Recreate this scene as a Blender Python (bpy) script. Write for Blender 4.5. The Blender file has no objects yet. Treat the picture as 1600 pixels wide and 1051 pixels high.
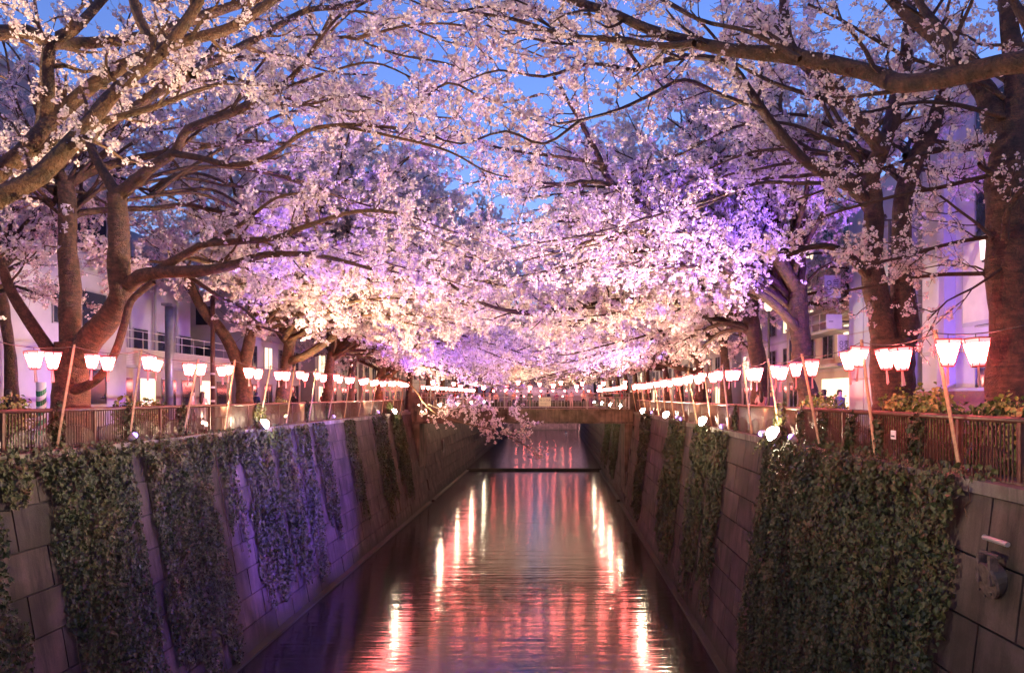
import bpy, math, random
import numpy as np
from mathutils import Vector, Matrix

random.seed(7)
RNG = np.random.default_rng(11)
scene = bpy.context.scene
COL = scene.collection
F, VX, VY, EYE = 1200.0, 867.0, 618.0, 1.5      # focal length and vanishing point (in 1600 px widths), eye height
WATER = -9.0

# ------------------------------------------------------------------ camera, sky, exposure
cam_d = bpy.data.cameras.new('camera'); cam = bpy.data.objects.new('camera', cam_d); COL.objects.link(cam)
cam.location = (0, 0, EYE); cam.rotation_euler = (math.radians(90), 0, 0)
cam_d.sensor_width = 36; cam_d.lens = 36 * F / 1600
cam_d.shift_x = -(VX - 800) / 1600; cam_d.shift_y = (VY - 525.5) / 1600
cam_d.clip_start = 0.1; cam_d.clip_end = 2000
scene.camera = cam

world = bpy.data.worlds.new('World'); scene.world = world; world.use_nodes = True
wt = world.node_tree; wn = wt.nodes; wn.clear()
sky = wn.new('ShaderNodeTexSky'); sky.sky_type = 'NISHITA'; sky.sun_disc = False
sky.sun_elevation = math.radians(9); sky.sun_rotation = math.radians(200)
sky.air_density = 1.6; sky.dust_density = 0.3; sky.ozone_density = 5.0
tint = wn.new('ShaderNodeMix'); tint.data_type = 'RGBA'; tint.blend_type = 'MULTIPLY'; tint.inputs[0].default_value = 1
tint.inputs[7].default_value = (1.0, 0.8, 1.34, 1)
bg = wn.new('ShaderNodeBackground'); bg.inputs['Strength'].default_value = 0.13
wo = wn.new('ShaderNodeOutputWorld')
wt.links.new(sky.outputs[0], tint.inputs[6]); wt.links.new(tint.outputs[2], bg.inputs['Color']); wt.links.new(bg.outputs[0], wo.inputs[0])

scene.view_settings.view_transform = 'Standard'; scene.view_settings.look = 'None'
scene.view_settings.exposure = 1.0; scene.view_settings.gamma = 1
cy = scene.cycles
cy.use_denoising = True
try: cy.denoiser = 'OPENIMAGEDENOISE'
except Exception: pass
cy.max_bounces = 3; cy.diffuse_bounces = 2; cy.glossy_bounces = 2; cy.transmission_bounces = 2; cy.transparent_max_bounces = 6
cy.sample_clamp_indirect = 4; cy.caustics_reflective = False; cy.caustics_refractive = False
cy.use_adaptive_sampling = True; cy.adaptive_threshold = 0.06

FLOOD_W, LED_W, LANTERN_L = 8500, 6000, (50.0, 8.0, 6.8)

# ------------------------------------------------------------------ helpers
def P(x, y, Z):
    return np.array(((x - VX) * Z / F, Z, EYE + (VY - y) * Z / F))

def thing(name, label, cat, loc=(0, 0, 0), rz=0, group=None):
    o = bpy.data.objects.new(name, None); COL.objects.link(o)
    o.location = loc; o.rotation_euler = (0, 0, rz); o.empty_display_size = 0.2
    o['label'] = label; o['category'] = cat
    if group: o['group'] = group
    return o

def tag(o, label=None, cat=None, group=None, kind=None):
    if label: o['label'] = label
    if cat: o['category'] = cat
    if group: o['group'] = group
    if kind: o['kind'] = kind
    return o

def np_mesh(name, v, f, mat=None, uv=None, smooth=False):
    """v (n,3), f (m,k) with one polygon size"""
    v = np.asarray(v, dtype=np.float32); f = np.asarray(f, dtype=np.int32)
    me = bpy.data.meshes.new(name)
    m, k = f.shape
    me.vertices.add(len(v)); me.vertices.foreach_set('co', v.ravel())
    me.loops.add(m * k); me.loops.foreach_set('vertex_index', f.ravel())
    me.polygons.add(m); me.polygons.foreach_set('loop_start', np.arange(0, m * k, k, dtype=np.int32))
    if uv is not None:
        l = me.uv_layers.new(name='UVMap'); l.data.foreach_set('uv', np.asarray(uv, dtype=np.float32)[f.ravel()].ravel())
    me.update(calc_edges=True)
    me.polygons.foreach_set('use_smooth', np.full(m, smooth))
    if mat: me.materials.append(mat)
    return me

def link(name, me, parent=None, loc=(0, 0, 0), rot=(0, 0, 0), kind=None):
    o = bpy.data.objects.new(name, me); COL.objects.link(o)
    o.location = loc; o.rotation_euler = rot
    if parent: o.parent = parent
    if kind: o['kind'] = kind
    return o

class MB:
    def __init__(s): s.v = []; s.f = []; s.m = []; s.mi = 0
    def add(s, vs, fs):
        n = len(s.v); s.v += [tuple(q) for q in vs]
        for f in fs: s.f.append(tuple(i + n for i in f)); s.m.append(s.mi)
        return s
    def box(s, a, b):
        (x0, y0, z0), (x1, y1, z1) = a, b
        return s.add([(x0,y0,z0),(x1,y0,z0),(x1,y1,z0),(x0,y1,z0),(x0,y0,z1),(x1,y0,z1),(x1,y1,z1),(x0,y1,z1)],
                     [(3,2,1,0),(4,5,6,7),(0,1,5,4),(1,2,6,5),(2,3,7,6),(3,0,4,7)])
    def tube(s, pts, rads, n=8, cap=True):
        pts = [Vector(p) for p in pts]
        if not hasattr(rads, '__len__'): rads = [rads] * len(pts)
        base = len(s.v); vs = []; fs = []
        for i, p in enumerate(pts):
            t = (pts[min(i + 1, len(pts) - 1)] - pts[max(i - 1, 0)]).normalized()
            ref = Vector((0, 0, 1)) if abs(t.z) < 0.9 else Vector((1, 0, 0))
            a = t.cross(ref).normalized(); b = a.cross(t)
            for k in range(n):
                w = 2 * math.pi * k / n
                vs.append(p + (a * math.cos(w) + b * math.sin(w)) * rads[i])
        for i in range(len(pts) - 1):
            for k in range(n):
                k2 = (k + 1) % n
                fs.append((i*n+k, i*n+k2, (i+1)*n+k2, (i+1)*n+k))
        if cap:
            fs.append(tuple(range(n))[::-1]); fs.append(tuple((len(pts)-1)*n + k for k in range(n)))
        return s.add(vs, fs)
    def prism(s, prof, y0, y1):      # profile in x,z extruded along y
        n = len(prof)
        vs = [(x, y0, z) for x, z in prof] + [(x, y1, z) for x, z in prof]
        fs = [(k, (k+1) % n, (k+1) % n + n, k + n) for k in range(n)] + [tuple(range(n))[::-1], tuple(range(n, 2*n))]
        return s.add(vs, fs)
    def mesh(s, name, mats, smooth=False):
        me = bpy.data.meshes.new(name); me.from_pydata(s.v, [], s.f); me.update()
        for m in (mats if isinstance(mats, (list, tuple)) else [mats]): me.materials.append(m)
        me.polygons.foreach_set('material_index', s.m)
        me.polygons.foreach_set('use_smooth', [smooth] * len(s.f))
        return me
    def build(s, name, mats, parent=None, loc=(0,0,0), rot=(0,0,0), smooth=False, kind=None):
        return link(name, s.mesh(name, mats, smooth), parent, loc, rot, kind)

def recalc(me):
    import bmesh
    bm = bmesh.new(); bm.from_mesh(me); bmesh.ops.recalc_face_normals(bm, faces=bm.faces); bm.to_mesh(me); bm.free()

# ------------------------------------------------------------------ materials
def new_mat(name):
    m = bpy.data.materials.new(name); m.use_nodes = True
    nt = m.node_tree; b = nt.nodes['Principled BSDF']
    return m, nt, b
def noise(nt, scale, detail=4, vec=None, rough=0.55):
    n = nt.nodes.new('ShaderNodeTexNoise'); n.inputs['Scale'].default_value = scale; n.inputs['Detail'].default_value = detail
    n.inputs['Roughness'].default_value = rough
    if vec is not None: nt.links.new(vec, n.inputs['Vector'])
    return n
def ramp(nt, fac, stops):
    r = nt.nodes.new('ShaderNodeValToRGB'); e = r.color_ramp.elements
    while len(e) < len(stops): e.new(0.5)
    for i, (p, c) in enumerate(stops):
        e[i].position = p; e[i].color = (*c, 1)
    nt.links.new(fac, r.inputs[0]); return r
def mapped(nt, kind, scale):
    tc = nt.nodes.new('ShaderNodeTexCoord'); mp = nt.nodes.new('ShaderNodeMapping'); mp.inputs['Scale'].default_value = scale
    nt.links.new(tc.outputs[kind], mp.inputs['Vector']); return mp.outputs[0]
def worldpos(nt, scale):
    g = nt.nodes.new('ShaderNodeNewGeometry'); mp = nt.nodes.new('ShaderNodeMapping'); mp.inputs['Scale'].default_value = scale
    nt.links.new(g.outputs['Position'], mp.inputs['Vector']); return mp.outputs[0]
def bump(nt, b, h, strength, dist=0.02):
    n = nt.nodes.new('ShaderNodeBump'); n.inputs['Strength'].default_value = strength; n.inputs['Distance'].default_value = dist
    nt.links.new(h, n.inputs['Height']); nt.links.new(n.outputs[0], b.inputs['Normal'])
def mixc(nt, fac, a, b, mode='MIX'):
    m = nt.nodes.new('ShaderNodeMix'); m.data_type = 'RGBA'; m.blend_type = mode
    for i, q in ((0, fac), (6, a), (7, b)):
        if hasattr(q, 'is_linked'): nt.links.new(q, m.inputs[i])
        else: m.inputs[i].default_value = q if i == 0 else (*q, 1)
    return m.outputs[2]

def plain(name, col, rough=0.6, var=0.25, scale=6.0, metal=0.0, bmp=0.0):
    m, nt, b = new_mat(name)
    n = noise(nt, scale, 5, worldpos(nt, (1, 1, 1)))
    lo = tuple(c * (1 - var) for c in col); hi = tuple(min(1, c * (1 + var)) for c in col)
    r = ramp(nt, n.outputs[0], [(0.3, lo), (0.7, hi)])
    nt.links.new(r.outputs[0], b.inputs['Base Color'])
    b.inputs['Roughness'].default_value = rough; b.inputs['Metallic'].default_value = metal
    if bmp: bump(nt, b, n.outputs[0], bmp)
    return m

def emit(name, col, strength, base=(0.8, 0.7, 0.65)):
    m, nt, b = new_mat(name)
    b.inputs['Base Color'].default_value = (*base, 1)
    b.inputs['Emission Color'].default_value = (*col, 1); b.inputs['Emission Strength'].default_value = strength
    return m

def concrete(name, col, joint_dark=True):
    m, nt, b = new_mat(name)
    st = noise(nt, 1.0, 6, worldpos(nt, (2.2, 2.2, 0.13)), 0.7)       # drip streaks
    bl = noise(nt, 0.9, 6, worldpos(nt, (1, 1, 1)))                 # blotches
    fn = noise(nt, 22, 6, worldpos(nt, (1, 1, 1)), 0.7)
    oi = nt.nodes.new('ShaderNodeObjectInfo')
    r1 = ramp(nt, st.outputs[0], [(0.32, tuple(c * 0.16 for c in col)), (0.46, tuple(c * 0.75 for c in col)), (0.62, tuple(c * 1.1 for c in col)), (0.72, tuple(min(1, c * 1.9) for c in col))])
    r2 = ramp(nt, bl.outputs[0], [(0.35, (0.35, 0.36, 0.29)), (0.62, (1, 1, 1))])
    r3 = ramp(nt, fn.outputs[0], [(0.3, (0.75, 0.75, 0.75)), (0.7, (1.1, 1.1, 1.1))])
    r4 = ramp(nt, oi.outputs['Random'], [(0, (0.6, 0.6, 0.63)), (1, (1.15, 1.08, 1.02))])
    c = mixc(nt, 1.0, r1.outputs[0], r2.outputs[0], 'MULTIPLY'); c = mixc(nt, 1.0, c, r3.outputs[0], 'MULTIPLY'); c = mixc(nt, 1.0, c, r4.outputs[0], 'MULTIPLY')
    sp = nt.nodes.new('ShaderNodeSeparateXYZ'); g = nt.nodes.new('ShaderNodeNewGeometry'); nt.links.new(g.outputs['Position'], sp.inputs[0])
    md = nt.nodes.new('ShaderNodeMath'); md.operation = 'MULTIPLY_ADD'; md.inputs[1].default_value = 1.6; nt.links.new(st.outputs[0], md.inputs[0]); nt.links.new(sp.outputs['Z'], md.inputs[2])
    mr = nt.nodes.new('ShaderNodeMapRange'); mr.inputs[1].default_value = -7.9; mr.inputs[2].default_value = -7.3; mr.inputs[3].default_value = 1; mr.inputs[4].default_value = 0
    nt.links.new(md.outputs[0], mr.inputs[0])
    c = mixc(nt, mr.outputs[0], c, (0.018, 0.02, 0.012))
    nt.links.new(c, b.inputs['Base Color']); b.inputs['Roughness'].default_value = 0.75
    bump(nt, b, fn.outputs[0], 0.5, 0.015)
    return m

def bark_mat(name, col):
    m, nt, b = new_mat(name)
    uv = mapped(nt, 'UV', (1.8, 4.2, 1))
    n1 = noise(nt, 3.0, 6, uv, 0.65); n2 = noise(nt, 5, 5, worldpos(nt, (1, 1, 1)))
    n3 = noise(nt, 26, 4, worldpos(nt, (1, 1, 1)))
    r1 = ramp(nt, n1.outputs[0], [(0.3, tuple(c * 0.5 for c in col)), (0.5, col), (0.62, tuple(c * 1.3 for c in col)), (0.72, tuple(c * 2.2 for c in col))])
    r2 = ramp(nt, n2.outputs[0], [(0.35, (0.45, 0.5, 0.42)), (0.65, (1.2, 1.1, 1.05))])
    nt.links.new(mixc(nt, 1.0, r1.outputs[0], r2.outputs[0], 'MULTIPLY'), b.inputs['Base Color'])
    b.inputs['Roughness'].default_value = 0.6
    h = nt.nodes.new('ShaderNodeMath'); h.operation = 'ADD'
    nt.links.new(n1.outputs[0], h.inputs[0]); nt.links.new(n3.outputs[0], h.inputs[1])
    bump(nt, b, h.outputs[0], 1.0, 0.06)
    return m

def petal_mat(name, a, c, trans=0.35):
    m, nt, b = new_mat(name); nt.nodes.remove(b)
    n = noise(nt, 2.6, 3, worldpos(nt, (1, 1, 1))); n2 = noise(nt, 30, 2, worldpos(nt, (1, 1, 1)))
    f = nt.nodes.new('ShaderNodeMath'); f.operation = 'ADD'
    nt.links.new(n.outputs[0], f.inputs[0]); nt.links.new(n2.outputs[0], f.inputs[1])
    h = nt.nodes.new('ShaderNodeMath'); h.operation = 'MULTIPLY'; h.inputs[1].default_value = 0.5; nt.links.new(f.outputs[0], h.inputs[0])
    r = ramp(nt, h.outputs[0], [(0.36, a), (0.6, c)])
    d = nt.nodes.new('ShaderNodeBsdfDiffuse'); t = nt.nodes.new('ShaderNodeBsdfTranslucent'); mx = nt.nodes.new('ShaderNodeMixShader')
    nt.links.new(r.outputs[0], d.inputs[0]); nt.links.new(r.outputs[0], t.inputs[0]); mx.inputs[0].default_value = trans
    nt.links.new(d.outputs[0], mx.inputs[1]); nt.links.new(t.outputs[0], mx.inputs[2])
    nt.links.new(mx.outputs[0], nt.nodes['Material Output'].inputs[0])
    return m

def leaf_mat(name, stops, rough=0.55):
    m, nt, b = new_mat(name)
    n = noise(nt, 9, 3, worldpos(nt, (1, 1, 1))); n2 = noise(nt, 0.6, 3, worldpos(nt, (1, 1, 1)))
    f = nt.nodes.new('ShaderNodeMath'); f.operation = 'ADD'; h = nt.nodes.new('ShaderNodeMath'); h.operation = 'MULTIPLY'; h.inputs[1].default_value = 0.5
    nt.links.new(n.outputs[0], f.inputs[0]); nt.links.new(n2.outputs[0], f.inputs[1]); nt.links.new(f.outputs[0], h.inputs[0])
    r = ramp(nt, h.outputs[0], stops); nt.links.new(r.outputs[0], b.inputs['Base Color'])
    b.inputs['Roughness'].default_value = rough
    return m

M = {}
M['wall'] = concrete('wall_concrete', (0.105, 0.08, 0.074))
M['joint'] = plain('joint_mortar', (0.03, 0.027, 0.025), 0.9)
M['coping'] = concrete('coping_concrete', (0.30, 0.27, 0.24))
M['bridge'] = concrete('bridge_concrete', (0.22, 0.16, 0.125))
M['pave'] = plain('pavement', (0.18, 0.17, 0.16), 0.7, 0.2, 3)
M['bark'] = bark_mat('cherry_bark', (0.15, 0.072, 0.036))
M['bark_dark'] = bark_mat('cherry_bark_dark', (0.09, 0.04, 0.025))
M['petal'] = petal_mat('petals', (0.74, 0.52, 0.56), (0.9, 0.8, 0.8))
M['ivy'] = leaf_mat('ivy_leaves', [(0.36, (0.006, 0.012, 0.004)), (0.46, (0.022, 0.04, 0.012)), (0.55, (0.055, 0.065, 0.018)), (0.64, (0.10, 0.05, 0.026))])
M['ivy_bright'] = leaf_mat('ivy_leaves_lit', [(0.33, (0.015, 0.024, 0.008)), (0.5, (0.06, 0.075, 0.022)), (0.66, (0.11, 0.085, 0.03))])  # ivy lightened and yellowed, the lamp light put into the leaf colour
M['hedge'] = leaf_mat('hedge_leaves', [(0.35, (0.04, 0.09, 0.02)), (0.5, (0.12, 0.2, 0.04)), (0.66, (0.3, 0.2, 0.06))])
M['stem'] = plain('vine_stem', (0.08, 0.05, 0.03), 0.8)
M['rail'] = plain('brown_rail_paint', (0.10, 0.042, 0.03), 0.32, 0.3, 10)
M['wood'] = plain('pole_timber', (0.45, 0.3, 0.18), 0.65, 0.25, 14)
M['wire'] = plain('wire', (0.05, 0.03, 0.03), 0.5)
M['steel'] = plain('grey_steel', (0.35, 0.35, 0.37), 0.4, 0.15, 4, 0.4)
M['rust'] = plain('rusty_iron', (0.085, 0.06, 0.055), 0.8, 0.5, 12, 0.0, 0.4)
M['dark_metal'] = plain('dark_metal', (0.05, 0.045, 0.045), 0.45, 0.2, 8)
M['lantern'] = emit('lantern_paper', (LANTERN_L[0] / 50, LANTERN_L[1] / 50, LANTERN_L[2] / 50), 50)
M['lantern_rim'] = emit('lantern_rim_falloff', (1, 0.13, 0.15), 1.3)  # pink rim paper with the bulb's falloff put into a weaker glow
M['tassel'] = plain('pink_ribbon', (0.8, 0.42, 0.42), 0.6, 0.1)
M['frame_red'] = plain('lantern_frame', (0.35, 0.05, 0.05), 0.5, 0.1)
M['lens_warm'] = emit('flood_lens', (1, 0.82, 0.55), 220)
M['lens_violet'] = emit('led_lens', (0.25, 0.15, 1.0), 3)
M['facade_white'] = plain('white_facade', (0.42, 0.4, 0.41), 0.7, 0.12, 0.8)
M['facade_lilac'] = plain('lilac_facade', (0.5, 0.46, 0.52), 0.7, 0.1, 0.8)
M['facade_grey'] = plain('grey_facade', (0.4, 0.38, 0.38), 0.7, 0.12, 0.8)
M['facade_tan'] = plain('tan_facade', (0.42, 0.35, 0.29), 0.7, 0.12, 0.8)
M['louver'] = plain('louver_metal', (0.6, 0.57, 0.54), 0.45, 0.08, 3)
M['glass'] = plain('window_glass', (0.03, 0.035, 0.05), 0.08, 0.2, 1)
M['glass_pale'] = plain('pale_glass_panel', (0.5, 0.58, 0.66), 0.2, 0.08, 1)
M['lit'] = emit('lit_window', (1, 0.78, 0.48), 0.8)
M['blind'] = plain('cream_blind', (0.62, 0.56, 0.44), 0.8, 0.08, 2)
M['sign'] = plain('white_sign_board', (0.75, 0.75, 0.78), 0.5, 0.04)
M['ink'] = plain('sign_ink', (0.05, 0.06, 0.09), 0.6, 0.1)
M['green'] = plain('green_paint', (0.02, 0.25, 0.10), 0.5, 0.1)
M['white'] = plain('white_paint', (0.8, 0.8, 0.8), 0.5, 0.05)
m, nt, b = new_mat('brick_base')
bt = nt.nodes.new('ShaderNodeTexBrick'); bt.inputs['Scale'].default_value = 4
bt.inputs['Color1'].default_value = (0.25, 0.09, 0.06, 1); bt.inputs['Color2'].default_value = (0.18, 0.07, 0.05, 1); bt.inputs['Mortar'].default_value = (0.1, 0.09, 0.08, 1)
g = nt.nodes.new('ShaderNodeNewGeometry'); sx = nt.nodes.new('ShaderNodeSeparateXYZ'); cx = nt.nodes.new('ShaderNodeCombineXYZ')
nt.links.new(g.outputs['Position'], sx.inputs[0]); nt.links.new(sx.outputs['Y'], cx.inputs[0]); nt.links.new(sx.outputs['Z'], cx.inputs[1])
nt.links.new(cx.outputs[0], bt.inputs['Vector']); nt.links.new(bt.outputs[0], b.inputs['Base Color']); M['brick'] = m

m, nt, b = new_mat('canal_water')
b.inputs['Base Color'].default_value = (0.008, 0.009, 0.012, 1); b.inputs['Roughness'].default_value = 0.12; b.inputs['IOR'].default_value = 2.3
w1 = noise(nt, 1.0, 3, worldpos(nt, (0.16, 0.9, 1))); w2 = noise(nt, 1.0, 4, worldpos(nt, (0.6, 3.2, 1))); w3 = noise(nt, 1.0, 2, worldpos(nt, (0.012, 1.5, 1)), 0.8)
a1 = nt.nodes.new('ShaderNodeMath'); a1.operation = 'MULTIPLY_ADD'; a1.inputs[1].default_value = 0.25
nt.links.new(w2.outputs[0], a1.inputs[0]); nt.links.new(w1.outputs[0], a1.inputs[2])
a2 = nt.nodes.new('ShaderNodeMath'); a2.operation = 'MULTIPLY_ADD'; a2.inputs[1].default_value = 0.7
nt.links.new(w3.outputs[0], a2.inputs[0]); nt.links.new(a1.outputs[0], a2.inputs[2])
bump(nt, b, a2.outputs[0], 0.5, 0.06); M['water'] = m

# ------------------------------------------------------------------ the setting: water, ground
LT, LB, RT, RB = -13.9, -12.35, 7.6, 6.52        # wall tops / feet, left and right
L_SL, R_SL = (LB - LT) / 8.8, (RB - RT) / 8.8
FAR = 230
def sheet(name, x0, x1, y0, y1, z, mat, n=1):
    return tag(link(name, np_mesh(name, [(x0,y0,z),(x1,y0,z),(x1,y1,z),(x0,y1,z)], [(0,1,2,3)], mat)), kind='structure')
sheet('water', -12.7, 6.9, 2, 108, WATER, M['water'])
sheet('water_upper_reach', -12.7, 6.9, 108.3, FAR + 60, WATER + 0.28, M['water'])
tag(MB().box((-12.7, 108, WATER - 0.5), (6.9, 108.3, WATER + 0.3)).build('weir_step', M['coping']), kind='structure')
sheet('pavement_left', -140, LT - 0.35, -20, 900, -0.02, M['pave'])
sheet('pavement_right', RT + 0.35, 140, -20, 900, -0.02, M['pave'])
sheet('ground', -900, 900, -40, 1500, WATER - 1.5, M['pave'])

# ------------------------------------------------------------------ canal walls with panels
def canal_wall(side, y0, y1, label, panels_to):
    top, foot = (LT, LB) if side < 0 else (RT, RB)
    t = thing('retaining_wall', label, 'canal wall', (0, 0, 0))
    zt, zf = -0.25, -9.05
    sl = (foot - top) / (zt - zf)
    th = 0.10
    def X(z, off): return top + (zt - z) * sl + side * off
    body = MB().prism([(X(zt, th), zt), (X(zf, th), zf), (X(zf, th) + side * 1.2, zf), (X(zt, th) + side * 1.2, zt)], y0, y1)
    o = body.build('core', M['joint'], t); recalc(o.data)
    cop = MB().prism([(top - side * 0.05, -0.25), (top - side * 0.05, -0.02), (top + side * 0.6, -0.02), (top + side * 0.6, -0.25)], y0, y1)
    o = cop.build('coping', M['coping'], t); recalc(o.data)
    o = MB().prism([(foot + side * 0.1, zf), (foot - side * 0.28, zf), (foot - side * 0.28, -8.9), (foot + side * 0.1, -8.86)], y0, y1).build('footing', M['coping'], t); recalc(o.data)
    rows, pw = 8, 2.15
    rh = (zt - zf) / rows
    ang = math.atan(sl)
    Ls = rh / math.cos(ang)
    for r in range(rows):
        zc = zt - (r + 0.5) * rh
        me = MB()
        g = 0.022
        me.box((0, g, -Ls / 2 + g), (th + 0.001, pw - g, Ls / 2 - g)) if side > 0 else me.box((-th - 0.001, g, -Ls / 2 + g), (0, pw - g, Ls / 2 - g))
        pm = me.mesh('panel', M['wall'])
        y = y0 + (0 if r % 2 == 0 else -pw / 2)
        far = MB()
        while y < y1:
            if y < panels_to:
                jx = random.uniform(-0.012, 0.012)
                link('panel', pm, t, (X(zc, 0) + jx, y, zc), (0, -ang, 0))
            else:
                far.box((X(zc, 0) - 0.02, y + g, zc - rh / 2 + g), (X(zc, 0) + side * 0.3 , y + pw - g, zc + rh / 2 - g))
            y += pw
        if far.v: far.build('far_panels', M['wall'], t, kind='stuff')
    return t
canal_wall(-1, 14, 75.5, 'long left canal wall of sloping concrete panels hung with ivy curtains', 76)
canal_wall(1, 9, 75.5, 'long right canal wall of sloping concrete panels below the brown railing', 72)
canal_wall(-1, 77, FAR, 'left canal wall continuing beyond the bridge', 122)
canal_wall(1, 77, FAR, 'right canal wall continuing beyond the bridge', 110)
o = MB().box((-16, 231, -9.5), (10, 232, 0.1)).build('added_end_wall', M['wall']); tag(o, 'added dark cross wall closing off sky at the far canal end', 'canal wall')  # added wall that keeps low sky out of the water's reflection
# arched drain opening in the left wall past the bridge
def wall_x(side, z): return (LT if side < 0 else RT) + (-0.25 - z) * (L_SL if side < 0 else R_SL)
t = thing('drain_opening', 'dark arched drain opening in left wall beyond the bridge', 'drain', (wall_x(-1, -4.6), 90, -5.2))
mb = MB(); arc = [(-0.55, 0)] + [(-0.55 * math.cos(a), 1.0 + 0.6 * math.sin(a)) for a in np.linspace(0, math.pi, 9)] + [(0.55, 0)]
n = len(arc); mb.add([(0.1, y, z) for y, z in arc] + [(-0.3, y, z) for y, z in arc], [tuple(range(n))] + [(k, (k+1) % n, (k+1) % n + n, k + n) for k in range(n)])
mb.build('mouth', M['dark_metal'], t)
# flap valve on right wall
t = thing('flap_valve', 'round hinged metal drain flap on right wall at picture edge', 'drain flap', (wall_x(1, -1.5) - 0.02, 12.9, -1.9))
mb = MB(); mb.tube([(0.05, 0, 0.35), (-0.14, 0, 0.30)], [0.28, 0.28], 20); mb.build('outlet_pipe', M['dark_metal'], t, smooth=False)
mb = MB(); mb.tube([(-0.15, 0, 0.30), (-0.19, 0, 0.29)], [0.31, 0.30], 20); mb.build('flap_disc', M['rust'], t)
for s in (-1, 1):
    MB().box((-0.24, s * 0.17 - 0.035, 0.25), (-0.1, s * 0.17 + 0.035, 0.72)).build('hinge_arm', M['rust'], t)
MB().tube([(-0.12, -0.26, 0.74), (-0.12, 0.26, 0.74)], 0.035, 8).build('hinge_pin', M['dark_metal'], t)
for k in range(8):
    a = 2 * math.pi * k / 8; MB().tube([(-0.19, 0.25 * math.cos(a), 0.29 + 0.25 * math.sin(a)), (-0.215, 0.25 * math.cos(a), 0.29 + 0.25 * math.sin(a))], 0.022, 6).build('bolt', M['dark_metal'], t)
t2 = thing('pipe_ledge', 'short pipe ledge above the drain flap on right wall', 'pipe', (wall_x(1, -0.9) - 0.06, 13.0, -0.95))
MB().tube([(0, -0.35, 0), (0, 0.35, 0)], 0.045, 10).build('pipe', M['steel'], t2)

# ------------------------------------------------------------------ railings
def railing(x, y0, y1, ysee, label, side):
    t = thing('railing', label, 'railing', (x, y0, 0))
    L = y1 - y0
    MB().tube([(0, 0, 1.08), (0, L, 1.08)], 0.058, 12).build('top_rail', M['rail'], t, smooth=True)
    MB().tube([(0, 0, -0.0), (0, L, -0.0)], 0.048, 10).build('bottom_rail', M['rail'], t, smooth=True)
    pm = MB().box((-0.045, -0.045, -0.25), (0.045, 0.045, 1.05)).mesh('post', M['rail'])
    bm_ = MB().box((-0.014, -0.011, 0.03), (0.014, 0.011, 1.03)).mesh('baluster', M['rail'])
    arch = MB()
    for k in range(16):
        u = (k + 0.5) / 16; h = 0.22 + 0.36 * math.sqrt(max(0, 1 - (2 * u - 1) ** 2))
        y = 0.1 + u * 1.8 + 0.0
        xx = -side * 0.06
        arch.tube([(xx, y, 0.0), (xx, y, h), (xx + side * 0.02, y, h + 0.03), (xx + side * 0.05, y, h + 0.035)], 0.012, 5)
    am = arch.mesh('arch_bars', M['rail'])
    y = 0.0
    while y < L:
        link('post', pm, t, (0, y, 0)); 
        if y + 2 <= L: link('arch_bars', am, t, (0, y, 0), kind='stuff')
        y += 2.0
    far = MB(); near = 0; y = 0.125
    while y < L:
        if abs(y / 2 - round(y / 2)) > 0.03:
            if y + y0 > ysee and near < 296: link('baluster', bm_, t, (0, y, 0)); near += 1
            else: far.box((-0.014, y - 0.011, 0.03), (0.014, y + 0.011, 1.03))
        y += 0.125
    far.build('far_balusters', M['rail'], t, kind='stuff')
    return t
RLX, RRX = -14.4, 7.9
railing(RLX, 14, 73.5, 18.8, 'brown metal railing along the left bank above the ivy', -1)
railing(RRX, 9, 73.5, 12.3, 'brown metal railing along the right bank in front of hedges', 1)
railing(RLX, 79, 141, 200, 'distant brown railing on left bank beyond the bridge', -1)
railing(RRX, 79, 141, 200, 'distant brown railing on right bank beyond the bridge', 1)
t = thing('notice_plate', 'small white notice plate on the right railing above the ivy', 'sign', (RRX - 0.1, 17.7, 0.5))
MB().box((-0.01, -0.12, 0), (0.01, 0.12, 0.2)).build('plate', M['sign'], t); MB().box((-0.013, -0.09, 0.05), (-0.0105, 0.09, 0.09)).build('print', M['ink'], t)

# ------------------------------------------------------------------ foot bridge
BY0, BY1 = 74.0, 77.5
br = thing('concrete_bridge', 'tan concrete footbridge crossing the canal with steel railing', 'bridge', (0, 0, 0))
x0, x1 = -14.1, 9.2
o = MB().prism([(x0, 0.02), (x1, 0.02), (x1, -1.0), (x0, -1.0)], BY0, BY1).build('girder', M['bridge'], br); recalc(o.data)
o = MB().prism([(x0, -1.0), (x1, -1.0), (x1, -1.16), (x0, -1.16)], BY0 - 0.12, BY1 + 0.12).build('bottom_flange', M['bridge'], br); recalc(o.data)
o = MB().prism([(x0, 0.02), (x1, 0.02), (x1, 0.2), (x0, 0.2)], BY0 - 0.1, BY1 + 0.1).build('deck_edge', M['bridge'], br); recalc(o.data)
for yy in (BY0 + 0.1, BY1 - 0.1):
    for xx in (x0 + 0.55, x1 - 1.4):
        MB().box((xx - 0.55, yy - 0.22, 0.2), (xx + 0.55, yy + 0.22, 1.85)).build('end_pillar', M['bridge'], br)
    for z in (1.72, 1.35, 0.38):
        MB().tube([(x0 + 1.1, yy, z), (x1 - 1.9, yy, z)], 0.035, 8).build('rail', M['steel'], br, smooth=True)
    bmsh = MB().box((-0.014, -0.014, 0.38), (0.014, 0.014, 1.35)).mesh('bar', M['steel'])
    xx = x0 + 1.3
    while xx < x1 - 2:
        link('bar', bmsh, br, (xx, yy, 0)); xx += 0.28 if yy < 75 else 0.56
    pm = MB().box((-0.05, -0.05, 0.2), (0.05, 0.05, 1.72)).mesh('post', M['steel'])
    for k in range(6): link('post', pm, br, (x0 + 1.25 + k * 4.0, yy, 0))
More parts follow.
